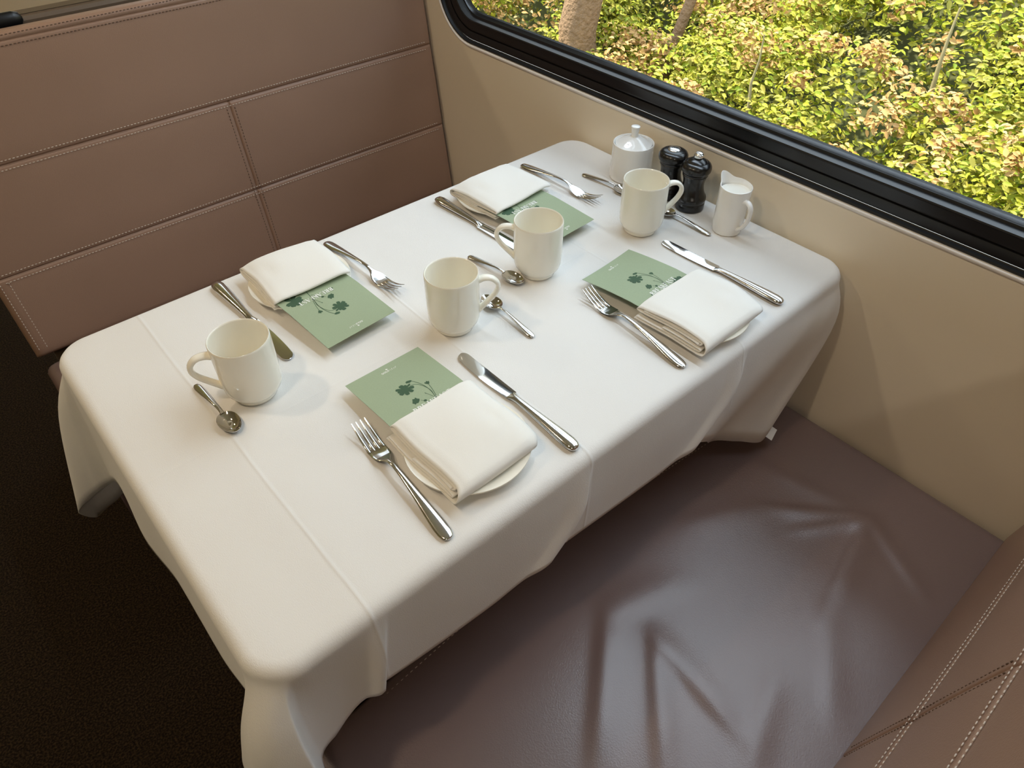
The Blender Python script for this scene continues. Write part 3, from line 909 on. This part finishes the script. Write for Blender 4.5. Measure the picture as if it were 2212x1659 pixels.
# ------------------------------------------------------------------ menus
CW, CL = .117, .158
def poly_fan(mb, pts, z):
    n = len(pts); c = (sum(p[0] for p in pts) / n, sum(p[1] for p in pts) / n)
    mb.add([(c[0], c[1], z)] + [(p[0], p[1], z) for p in pts], [(0, 1 + k, 1 + (k + 1) % n) for k in range(n)])
def quad(mb, a, b, c, d, z): mb.add([(*p, z) for p in (a, b, c, d)], [(0, 1, 2, 3)])
def stroke(mb, pts, w, z):
    pts = [np.array(p, float) for p in pts]
    if not hasattr(w, '__len__'): w = [w] * len(pts)
    L_, R_ = [], []
    for i, p in enumerate(pts):
        t = pts[min(i + 1, len(pts) - 1)] - pts[max(i - 1, 0)]; t /= np.linalg.norm(t) + 1e-12
        nn = np.array((-t[1], t[0])); L_.append(p + nn * w[i] / 2); R_.append(p - nn * w[i] / 2)
    v_ = [(*p, z) for p in L_] + [(*p, z) for p in R_]; n = len(pts)
    mb.add(v_, [(k, n + k, n + k + 1, k + 1) for k in range(n - 1)])
def arc(cx, cy, rx, ry, a0, a1, n=14): return [(cx + rx * cos(radians(a0 + (a1 - a0) * k / n)), cy + ry * sin(radians(a0 + (a1 - a0) * k / n))) for k in range(n + 1)]

def serif_text(mb, txt, x0, yb, H, adv, z):
    """condensed high-contrast serif capitals"""
    TK, TN, SF = .19, .05, .045
    def S(pts, w): stroke(mb, [(ox + p[0] * H, yb + p[1] * H) for p in pts], [q * H for q in (w if hasattr(w, '__len__') else [w] * len(pts))], z)
    def stem(x): S([(x, 0), (x, 1)], TK)
    def serif(x, y, h=.17): S([(x - h, y), (x + h, y)], SF)
    ox = x0
    for ch in txt:
        if ch in 'BREKF':
            stem(.17); serif(.17, .022); serif(.17, .978)
        if ch == 'B':
            for cy, ry, rx in ((.74, .24, .30), (.26, .26, .36)):
                a = arc(.24, cy, rx - .05, ry - .02, 90, -90); S(a, [TN + (TK - TN) * sin(pi * i / 14) for i in range(15)])
            S([(.17, .5), (.3, .5)], TN)
        if ch == 'R':
            a = arc(.24, .74, .27, .23, 90, -90); S(a, [TN + (TK - TN) * sin(pi * i / 14) for i in range(15)])
            S([(.28, .5), (.42, .42), (.52, .08), (.64, .03)], [TN, .15, TK, TN])
        if ch in 'EF':
            S([(.17, .975), (.60, .975)], TN); S([(.17, .51), (.44, .51)], TN)
            S([(.585, .975), (.585, .72)], [.08, .03]); S([(.44, .64), (.44, .38)], .05)
            if ch == 'E': S([(.17, .025), (.62, .025)], TN); S([(.605, .025), (.605, .30)], [.08, .03])
        if ch == 'A':
            S([(.06, 0), (.36, 1)], TN); S([(.34, 1), (.62, 0)], TK); S([(.15, .33), (.5, .33)], TN); serif(.08, .022, .11); serif(.62, .022, .15)
        if ch == 'K':
            S([(.25, .42), (.56, .97)], TN); S([(.36, .60), (.60, .02)], TK); serif(.56, .978, .12); serif(.62, .022, .13)
        if ch == 'S':
            a = spline([(.54, .74), (.50, .92), (.33, .975), (.15, .88), (.15, .68), (.33, .52), (.52, .36), (.54, .16), (.35, .025), (.15, .09), (.11, .28)], 26)
            S(a, [TN + (TK - TN) * exp(-((i - 12.5) / 5) ** 2) for i in range(26)])
        if ch == 'T':
            S([(.33, 0), (.33, 1)], TK); serif(.33, .022); S([(.04, .975), (.62, .975)], TN); S([(.055, .975), (.055, .70)], [.08, .03]); S([(.605, .975), (.605, .70)], [.08, .03])
        ox += adv
    return ox

def sans_text(mb, txt, x0, yb, H, adv, w, z):
    def S(pts): stroke(mb, [(ox + p[0] * H, yb + p[1] * H) for p in pts], w * H, z)
    ox = x0
    for ch in txt:
        if ch == 'G': S(arc(.5, .5, .42, .45, 50, 360, 16)); S([(.55, .5), (.95, .5)])
        if ch == 'O': S(arc(.5, .5, .43, .45, 0, 360, 20))
        if ch in 'LEDF': S([(.15, 0), (.15, 1)])
        if ch == 'L': S([(.15, .06), (.65, .06)])
        if ch == 'D': S(arc(.2, .5, .6, .45, 90, -90, 12)); S([(.15, .95), (.25, .95)]); S([(.15, .05), (.25, .05)])
        if ch in 'EF': S([(.15, .95), (.70, .95)]); S([(.15, .5), (.6, .5)])
        if ch == 'E': S([(.15, .05), (.70, .05)])
        if ch == 'A': S([(.05, 0), (.42, 1), (.80, 0)]); S([(.18, .33), (.67, .33)])
        ox += adv[ch] * H

def petal_flower(mb, cx, cy, petals, z):
    """petals: list of (angle, length, half width)"""
    for ip, (a, L_, hw) in enumerate(petals):
        zz_ = z + ip * 1.2e-5
        a = radians(a); d = (cos(a), sin(a)); p = (-d[1], d[0])
        out = []
        for t, w in ((0, .25), (.35, .72), (.7, 1), (.9, .85), (1.0, .5), (.95, .15), (1.0, -.1), (.97, -.5), (.88, -.85), (.7, -1), (.35, -.72), (0, -.25)):
            out.append((cx + d[0] * L_ * t + p[0] * hw * w, cy + d[1] * L_ * t + p[1] * hw * w))
        poly_fan(mb, out, zz_)
    poly_fan(mb, arc(cx, cy, .0036, .0036, 0, 330, 11), z + 1.4e-4)

def make_menu(bend=0.0):
    root = empty('menu_card')
    # origin at the middle of the free (top) edge; reader sits at -y
    def bz(x, y): return bend * (max(0, -y) / .1) * (1 - max(0, -y) / .1) + (.35 * bend * (2 * x / CW) ** 2 * max(0, 1 + y / .1))
    def warp(mb): mb.v = [(p[0], p[1], p[2] + bz(p[0], p[1]) - .07 * max(0, -p[1] - .092)) for p in mb.v]; return mb
    nx, ny = 12, 24; mb = MB()
    v_, f_ = [], []
    for k in (0, 1):
        for j in range(ny + 1):
            for i in range(nx + 1): v_.append(((i / nx - .5) * CW, -j / ny * CL, -.00045 * (1 - k)))
    m_ = (nx + 1) * (ny + 1)
    for j in range(ny):
        for i in range(nx):
            a = j * (nx + 1) + i; q = (a, a + 1, a + nx + 2, a + nx + 1)
            f_.append(q); f_.append(tuple(m_ + t for t in q)[::-1])
    ring_ = [i for i in range(nx + 1)] + [j * (nx + 1) + nx for j in range(1, ny + 1)] + [ny * (nx + 1) + i for i in range(nx - 1, -1, -1)] + [j * (nx + 1) for j in range(ny - 1, 0, -1)]
    for a, b in zip(ring_, ring_[1:] + ring_[:1]): f_.append((a, m_ + a, m_ + b, b))
    mb.add(v_, f_); warp(mb).build('card', MT['card'], root, smooth=True, angle=30)
    z1, z2 = .00010, .00032
    fl = MB()
    petal_flower(fl, -.0060, -.0610, [(148, .0125, .0026), (95, .0105, .0034), (22, .0120, .0016), (52, .0085, .0022), (-20, .0125, .0030), (-62, .0125, .0028), (-105, .0125, .0030), (-150, .0125, .0033), (178, .0110, .0024)], z1)
    # nodding bud, upright bud, side flower, small round bud
    poly_fan(fl, [(.0015, -.0508), (.0045, -.0492), (.0095, -.0508), (.0106, -.0524), (.0090, -.0542), (.0060, -.0548), (.0035, -.0536), (.0010, -.0530), (.0026, -.0520)], z1)
    poly_fan(fl, [(.0190, -.0695), (.0205, -.0675), (.0215, -.0690), (.0235, -.0668), (.0246, -.0690), (.0262, -.0693), (.0250, -.0722), (.0235, -.0742), (.0212, -.0735), (.0200, -.0715)], z1)
    poly_fan(fl, [(-.0150, -.0905), (-.0125, -.0870), (-.0105, -.0835), (-.0080, -.0850), (-.0058, -.0832), (-.0050, -.0868), (-.0030, -.0890), (-.0050, -.0920), (-.0085, -.0945), (-.0110, -.0935), (-.0132, -.0948), (-.0135, -.0925)], z1)
    poly_fan(fl, arc(.0006, -.0965, .0022, .0019, 0, 330, 11), z1)
    poly_fan(fl, arc(-.0215, -.1048, .0018, .0017, 0, 330, 11), z1)
    # big bloom at the lower right, mostly under the napkin
    petal_flower(fl, .0375, -.1180, [(100, .0150, .0042), (60, .0145, .0042), (140, .0150, .0042), (20, .014, .004), (180, .014, .004), (-60, .014, .004), (-120, .014, .004)], z1)
    for pts, w in (([(.0126, -.104), (.0150, -.0960), (.0168, -.0850), (.0165, -.0730), (.0135, -.0615), (.0095, -.0535)], .0008), ([(.0140, -.104), (.0150, -.0960), (.0172, -.0850), (.0150, -.0715), (.0095, -.0625), (.0020, -.0600)], .0008),
                   ([(.0142, -.104), (.0178, -.0930), (.0205, -.0830), (.0222, -.0735)], .0007), ([(.0140, -.101), (.0115, -.0935), (.0090, -.0855)], .0006), ([(-.0035, -.0925), (.0030, -.1010), (.0080, -.1090)], .0006),
                   ([(.0006, -.0975), (.0060, -.105), (.0100, -.113)], .0006), ([(.0134, -.1035), (.0120, -.118), (.0090, -.135)], .0009), ([(.0375, -.118), (.030, -.128), (.022, -.138)], .0009)):
        stroke(fl, spline(pts, 22), w, z1)
    poly_fan(fl, [(.0095, -.0870), (.0088, -.0838), (.0082, -.0850), (.0086, -.0872)], z1)
    warp(fl).build('flower_print', MT['print_green'], root, smooth=False)
    tx = MB(); serif_text(tx, 'BREAKFAST', -.0218, -.1085, .0092, .00655, z2); warp(tx).build('title_lettering', MT['print_white'], root, smooth=False)
    lg = MB(); A = dict(G=1.12, O=1.10, L=.78, D=1.0, E=.92, A=.98, F=.8)
    sans_text(lg, 'GOLD', -.0108, -.0160, .0030, A, .24, z2); sans_text(lg, 'LEAF', .0022, -.0160, .0030, A, .10, z2)
    for a, L_ in ((90, .0026), (50, .0022), (130, .0022), (10, .0019), (170, .0019)):
        d = (cos(radians(a)), sin(radians(a))); p = (-d[1], d[0]); c = (-.0008, -.0112)
        poly_fan(lg, [c, (c[0] + d[0] * L_ * .6 + p[0] * .0006, c[1] + d[1] * L_ * .6 + p[1] * .0006), (c[0] + d[0] * L_, c[1] + d[1] * L_), (c[0] + d[0] * L_ * .6 - p[0] * .0006, c[1] + d[1] * L_ * .6 - p[1] * .0006)], z2)
    stroke(lg, [(-.0008, -.0112), (-.0008, -.0124)], .0004, z2)
    warp(lg).build('logo_lettering', MT['print_white'], root, smooth=False)
    return root
menu0 = make_menu(0.0); menu_b = make_menu(.0045)
menu_spots = [(menu0, .3300, .6415, .5, .0150, .0224, 'sage green breakfast menu under the front left napkin, title half covered'),
              (menu_b, .7310, .6085, 4.5, .0135, .0224, 'sage green breakfast menu under the front right napkin, slightly curled, title fully readable'),
              (None, .3515, .7245, 184, .0150, .0224, 'sage green breakfast menu under the back left napkin, upside down to the camera'),
              (None, .7550, .7115, 183.5, .0150, .0224, 'sage green breakfast menu under the back right napkin, partly behind a mug')]
for src, x, y, a, z0, z1, lb in menu_spots:
    o = src if src is not None else copy_tree(menu0)
    o.location = (x, y, ZT + z0)
    o.rotation_euler = (-math.atan2(z1 - z0, .105), 0, radians(a))
    tag(o, lb, 'menu', 'breakfast menus')

# ------------------------------------------------------------------ sugar bowl, mills, jug
sb = empty('sugar_bowl', (.9974, .7967, ZI), 0, 'white lidded china sugar bowl by the window wall', 'sugar bowl')
MB().lathe([(0, .002), (.034, .002), (.0365, .0002), (.0388, .0015), (.0392, .004), (.0390, .02), (.0386, .04), (.0384, .060), (.0385, .0660), (.0380, .0678), (.0368, .0683), (.0358, .0674), (.0352, .0650), (.0345, .0640), (.0340, .03), (.03, .006), (0, .005)], 64).build('body', MT['china_white'], sb, angle=50)
ld = MB().lathe([(0, .0625), (.0335, .0630), (.0342, .0650), (.0338, .0668), (.0310, .0680), (.0235, .0722), (.0150, .0768), (.0085, .0795), (.0, .0800)], 56).build('lid', MT['china_white'], sb, angle=50)
MB().lathe([(0, .0785), (.0075, .0785), (.0066, .0805), (.0062, .0830), (.0068, .0890), (.0078, .0950), (.0084, .0972), (.0080, .0984), (.0060, .0991), (0, .0994)], 40).build('knob', MT['china_white'], ld, angle=50)

pm = empty('pepper_mill', (.9924, .6488, ZI), 0, 'black wooden pepper mill with chrome knob beside the milk jug', 'pepper mill')
body = [(0, 0), (.0248, 0), (.0256, .0008), (.0259, .003), (.0258, .0135), (.0252, .0145), (.0252, .0155), (.0261, .0165), (.0266, .0185), (.0264, .0225), (.0255, .0250), (.0240, .0268), (.0222, .0300), (.0200, .0360), (.0186, .0430), (.0184, .0490), (.0192, .0550), (.0205, .0595), (.0219, .0630), (.0222, .0645), (.0216, .0652), (.0222, .0664), (.0224, .0680), (0, .0680)]
MB().lathe(body, 56).build('body', MT['blackwood'], pm, angle=35)
head = [(0, .0680), (.0215, .0680), (.0218, .0686), (.0238, .0694), (.0256, .0720), (.0263, .0760), (.0258, .0800), (.0238, .0838), (.0205, .0866), (.0182, .0876), (.0178, .0872), (.0174, .0880), (.0130, .0912), (.0080, .0932), (.0060, .0940), (0, .0942)]
MB().lathe(head, 56).build('head', MT['blackwood'], pm, angle=35)
kn = MB(); nk = 48
prk = [(0, .0925), (.0052, .0925), (.0055, .0950), (.0078, .0958), (.0080, .0990), (.0076, .1006), (.0068, .1012), (.0060, .1030), (.0035, .1043), (0, .1047)]
v_ = []
for r, z in prk:
    for k in range(nk):
        q = r * (1 + (.035 if k % 2 and .0955 < z < .0995 else 0)); v_.append((q * cos(2 * pi * k / nk), q * sin(2 * pi * k / nk), z))
kn.add(v_, [(i * nk + k, i * nk + (k + 1) % nk, (i + 1) * nk + (k + 1) % nk, (i + 1) * nk + k) for i in range(len(prk) - 1) for k in range(nk)])
kn.build('knob', MT['chrome'], pm, angle=35)

sa = empty('salt_shaker', (.9959, .7031, ZI), 0, 'black wooden salt shaker with perforated chrome cap beside the sugar bowl', 'salt shaker')
MB().lathe(body, 56).build('body', MT['blackwood'], sa, angle=35)
head2 = [(0, .0680), (.0215, .0680), (.0218, .0686), (.0238, .0694), (.0256, .0720), (.0263, .0760), (.0258, .0800), (.0238, .0838), (.0205, .0862), (.0186, .0868), (.0182, .0864), (.0178, .0870), (.0125, .0884), (.0118, .0884), (0, .0884)]
MB().lathe(head2, 56).build('head', MT['blackwood'], sa, angle=35)
cap = MB().lathe([(0, .0880), (.0112, .0880), (.0113, .0890), (.0106, .0898), (.0070, .0908), (0, .0912)], 40).build('cap', MT['chrome'], sa, angle=50)
hm = MB()
for rr, cnt in ((0, 1), (.0036, 6), (.0074, 12)):
    for k in range(cnt):
        a = 2 * pi * k / cnt; cx, cy = rr * cos(a), rr * sin(a); zz = .09135 - .0009 * (rr / .0074) ** 2 * 1.6
        hm.lathe([(0, .0), (.0010, .0)], 8, cx, cy, zz)
hm.build('shaker_holes', MT['hole'], cap, smooth=False)

jg = empty('milk_jug', (.9804, .5581, ZI), radians(78), 'small white china jug full of milk, closest to the window at the right', 'jug')
prj = [(.0, .002, 0), (.020, .002, 0), (.0215, .0002, 0), (.0238, .0006, 0), (.0250, .004, 0), (.0255, .014, 0), (.0256, .03, 0), (.0258, .045, .02), (.0262, .060, .08), (.0266, .070, .25), (.0268, .078, .65), (.0269, .0822, .95), (.0266, .0836, 1), (.0257, .0838, 1), (.0250, .0828, .97), (.0246, .076, .6), (.0243, .066, .2), (.0238, .045, 0), (.0230, .012, 0), (.018, .006, 0), (0, .005, 0)]
v_, nj = [], 72
for r, z, w in prj:
    for k in range(nj):
        a = 2 * pi * k / nj; c = (cos(a) + 1) / 2
        sp = exp(-((a if a < pi else a - 2 * pi) / .38) ** 2)
        rr = r + w * (.0095 * sp - .0012 * exp(-(((abs(a if a < pi else a - 2 * pi)) - .62) / .28) ** 2)); zz = z + w * (.0085 * sp + .0035 * c * c - .0015)
        if r == 0: rr = 0; zz = z
        v_.append((rr * cos(a), rr * sin(a), zz))
MB().add(v_, [(i * nj + k, i * nj + (k + 1) % nj, (i + 1) * nj + (k + 1) % nj, (i + 1) * nj + k) for i in range(len(prj) - 1) for k in range(nj)]).build('body', MT['china_white'], jg, angle=60)
MB().lathe([(0, .0735), (.0230, .0735), (.0247, .0739), (.0240, .0710), (0, .0710)], 48).build('milk', MT['milk'], jg, angle=40)
path = spline([(-.0245, 0, .0655), (-.0335, 0, .0665), (-.0405, 0, .0600), (-.0420, 0, .0480), (-.0395, 0, .0340), (-.0330, 0, .0215), (-.0245, 0, .0140)], 28)
rings = []
for i, p in enumerate(path):
    t = path[min(i + 1, 27)] - path[max(i - 1, 0)]; t /= np.linalg.norm(t); a = np.array((0, 1., 0)); b = np.cross(t, a); q = i / 27
    wd = .0048 + .0010 * (2 * q - 1) ** 2; th = .0032 + .0008 * (2 * q - 1) ** 4
    rings.append([p + wd * cos(2 * pi * k / 16) * a + th * sin(2 * pi * k / 16) * b for k in range(16)])
MB().loft(rings).build('handle', MT['china_white'], jg, angle=60)

# ------------------------------------------------------------------ outside: wooded bank
def bank_z(x, y):
    return -1.35 + (x - 2.2) * .60 + .18 * np.sin(1.3 * y + .7) + .12 * np.sin(2.9 * y + 1.9 * x)
gx, gy = np.linspace(1.9, 14, 40), np.linspace(-9, 16, 80)
v_ = [(x, y, float(bank_z(x, y)) - .25) for y in gy for x in gx]
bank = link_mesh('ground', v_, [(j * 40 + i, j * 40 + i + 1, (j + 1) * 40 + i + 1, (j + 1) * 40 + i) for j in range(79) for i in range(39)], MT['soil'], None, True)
struct(bank)
v_ = [(x, y, -1.6) for x, y in ((-14, -30), (2.2, -30), (2.2, 40), (-14, 40))]

def leaf_cloud(name, centres, per, size, spread, mat, aspect=.55, seed=0):
    rg = np.random.default_rng(seed); n = len(centres) * per
    c = np.repeat(centres, per, axis=0)
    d = rg.normal(size=(n, 3)); d /= np.linalg.norm(d, axis=1)[:, None]
    rad = spread * np.repeat(rg.uniform(.6, 1.35, len(centres)), per) * rg.uniform(.45, 1.0, n)
    p = c + d * rad[:, None] * np.array((1, 1, .8))
    nrm = d * .7 + np.array((-.35, 0, .75)) + rg.normal(size=(n, 3)) * .5
    nrm /= np.linalg.norm(nrm, axis=1)[:, None]
    t = np.cross(nrm, np.cross(nrm, np.array((0, 1.6, 0)) + rg.normal(size=(n, 3)) * .8)); t /= np.linalg.norm(t, axis=1)[:, None]
    b = np.cross(nrm, t)
    s = (size * rg.uniform(.6, 1.3, n))[:, None]
    # six-corner leaf, slightly folded along its midrib
    pts = []
    for a_, w_, h_ in ((-.5, 0, 0), (-.15, .5, .12), (.25, .42, .12), (.6, 0, -.05), (.25, -.42, .12), (-.15, -.5, .12)):
        pts.append(p + t * s * a_ + b * s * aspect * w_ + nrm * s * h_)
    V_ = np.stack(pts, 1).reshape(-1, 3)
    me = bpy.data.meshes.new(name)
    me.vertices.add(len(V_)); me.vertices.foreach_set('co', V_.ravel().astype(np.float32))
    quads = np.array([[0, 1, 2, 3], [0, 3, 4, 5]])
    idx = (np.arange(n)[:, None, None] * 6 + quads[None]).reshape(-1)
    me.loops.add(len(idx)); me.loops.foreach_set('vertex_index', idx.astype(np.int32))
    me.polygons.add(2 * n); me.polygons.foreach_set('loop_start', (np.arange(2 * n) * 4).astype(np.int32))
    me.polygons.foreach_set('loop_total', np.full(2 * n, 4, np.int32))
    me.materials.append(mat); me.update(calc_edges=True); me.validate()
    o = bpy.data.objects.new(name, me); COL.objects.link(o)
    return o

def pts_on_bank(n, x0, x1, y0, y1, lift0, lift1, seed):
    rg = np.random.default_rng(seed)
    x = rg.uniform(x0, x1, n); y = rg.uniform(y0, y1, n)
    return np.stack([x, y, bank_z(x, y) + rg.uniform(lift0, lift1, n)], 1)
c1 = np.concatenate([pts_on_bank(1150, 2.6, 6.4, -.8, 7.5, -.1, .30, 1), pts_on_bank(420, 6.0, 13, -4, 13, 0, .6, 2), pts_on_bank(300, 2.4, 7, -7, -.8, -.1, .3, 3), pts_on_bank(200, 2.4, 7, 7.5, 14, -.1, .3, 4)])
keep = np.sin(2.1 * c1[:, 1] + 1.7 * c1[:, 0]) + .8 * np.sin(4.3 * c1[:, 1] - 2.6 * c1[:, 0] + 1) > -1.5
lv = leaf_cloud('undergrowth', c1[keep], 165, .038, .24, MT['leaf'], .50, 5)
tag(lv, 'bright lime and green leafy undergrowth covering the bank outside the window', 'undergrowth', None, 'stuff')
c2 = np.concatenate([pts_on_bank(300, 3.0, 5.8, -.6, 6.5, .12, .42, 8)])
sh = leaf_cloud('dry_seed_heads', c2, 70, .034, .12, MT['seedhead'], .55, 9)
tag(sh, 'orange brown dry flower heads scattered through the greenery outside', 'flower heads', None, 'stuff')
# trunks seen between the leaves
def trunk(x, y, dx, dy, h, r, mat, name, label, cat, seed, taper=.5):
    rg = np.random.default_rng(seed); z = float(bank_z(x, y)) - .4
    pts = [(x + dx * t + .3 * r * rg.normal(), y + dy * t + .3 * r * rg.normal(), z + (h + .4) * t) for t in np.linspace(0, 1, 9)]
    o = MB().tube(pts, [r * (1.25 - taper * t) for t in np.linspace(0, 1, 9)], 12, 1.0, (1, 0, 0)).build(name, mat, None)
    return tag(o, label, cat)

trunk(3.72, 3.62, .12, -.10, 1.9, .125, MT['bark'], 'tree_trunk', 'thick brown tree trunk behind the leaves at the far end of the window', 'tree trunk', 1)
trunk(3.98, 3.12, .30, -.25, 1.5, .035, MT['bark'], 'branch', 'thin brown branch leaning behind the leaves near the thick trunk', 'branch', 2)
for i, (x, y, h, r, lb) in enumerate([(3.62, 2.10, .62, .017, 'pale slender sapling stem beyond the window, above the black mills'), (3.98, 1.31, .62, .022, 'pale slender sapling stem beyond the right part of the window'), (4.50, 1.28, .9, .026, 'pale slender sapling stem at the upper right edge of the window view')]):
    o = trunk(x, y, .02, .03, h, r, MT['bark_pale'], 'sapling', lb, 'sapling', 5 + i, 1.05); o['group'] = 'sapling stems outside'

# ------------------------------------------------------------------ light
SKY = 5.4
LAMP = 6.2
FILL_STRIP = 9.5
w = bpy.data.worlds.new('sky'); scn.world = w; w.use_nodes = True
nt = w.node_tree; bg = nt.nodes['Background']
tc = nt.nodes.new('ShaderNodeTexCoord'); sp = nt.nodes.new('ShaderNodeSeparateXYZ'); rp = nt.nodes.new('ShaderNodeValToRGB')
nt.links.new(tc.outputs['Generated'], sp.inputs[0]); nt.links.new(sp.outputs['Z'], rp.inputs[0]); nt.links.new(rp.outputs[0], bg.inputs[0])
e = rp.color_ramp.elements; e[0].position = 0; e[0].color = (.20, .22, .22, 1); e[1].position = 1; e[1].color = (.72, .86, 1.0, 1)
q = e.new(.40); q.color = (.34, .38, .42, 1)
q = e.new(.75); q.color = (.66, .79, .92, 1)
bg.inputs[1].default_value = SKY
sl = bpy.data.lights.new('sun', 'SUN'); sl.energy = 15.0; sl.color = (1, .93, .78); sl.angle = radians(1.5)
so = bpy.data.objects.new('sun', sl); COL.objects.link(so)
sd_ = Vector((.16, -.42, -.80)).normalized()
so.rotation_euler = sd_.to_track_quat('-Z', 'Y').to_euler()

def lamp(name, loc, size, power, col, label):
    e = empty('ceiling_lamp', loc, 0, label, 'lamp')
    MB().lathe([(0, .0), (size * 1.0, .0), (size * 1.25, -.004), (size * 1.3, .0), (size * 1.3, .02), (0, .02)], 40).build('lamp_rim', MT['chrome'], e)
    ld_ = bpy.data.lights.new(name, 'AREA'); ld_.shape = 'DISK'; ld_.size = size * 2; ld_.energy = power; ld_.color = col
    lo = bpy.data.objects.new('lamp_disc', ld_); COL.objects.link(lo); lo.parent = e; lo.location = (0, 0, -.006)
    return e
WARM = (1.0, .80, .57)
lamp('l1', (-.40, .40, CZ - .012), .05, LAMP, WARM, 'warm ceiling downlight above the aisle beside the laid table')
lamp('l2', (-.40, 1.30, CZ - .012), .05, LAMP, WARM, 'warm ceiling downlight above the aisle by the far bench')
lamp('fill_l0', (-.40, -.95, CZ - .012), .05, LAMP * .95, (1.0, .89, .76), 'added warm fill light above the aisle behind the nearest bench')  # added fill, lifts the front skirt of the cloth and the near bench
lamp('l3', (-.40, 2.60, CZ - .012), .05, LAMP, WARM, 'warm ceiling downlight above the aisle by the next bay')

# added cool fill strip above the window, brightens the cloth near the wall
e = empty('fill_strip', (WX, .68, 2.02), 0, 'added cool white fill strip on the wall above the window', 'lamp')
MB().box((-.04, 0, 0), (.08, 1.9, .03)).build('fill_housing', MT['lip'], e, smooth=False)
ld_ = bpy.data.lights.new('fill_strip_light', 'AREA'); ld_.shape = 'RECTANGLE'; ld_.size = .05; ld_.size_y = 1.8; ld_.energy = FILL_STRIP; ld_.color = (.70, .85, 1.0)
lo = bpy.data.objects.new('fill_emitter', ld_); COL.objects.link(lo); lo.parent = e; lo.location = (-.045, 0, -.017)

scn.view_settings.view_transform = 'Standard'
scn.view_settings.look = 'None'
scn.view_settings.exposure = -0.22
scn.view_settings.gamma = 1.0
scn.view_settings.use_curve_mapping = False
scn.cycles.use_denoising = True
scn.cycles.max_bounces = 8
scn.cycles.diffuse_bounces = 5
scn.cycles.glossy_bounces = 4
scn.cycles.transparent_max_bounces = 8
scn.cycles.sample_clamp_indirect = 6
scn.cycles.caustics_reflective = False
scn.cycles.caustics_refractive = False
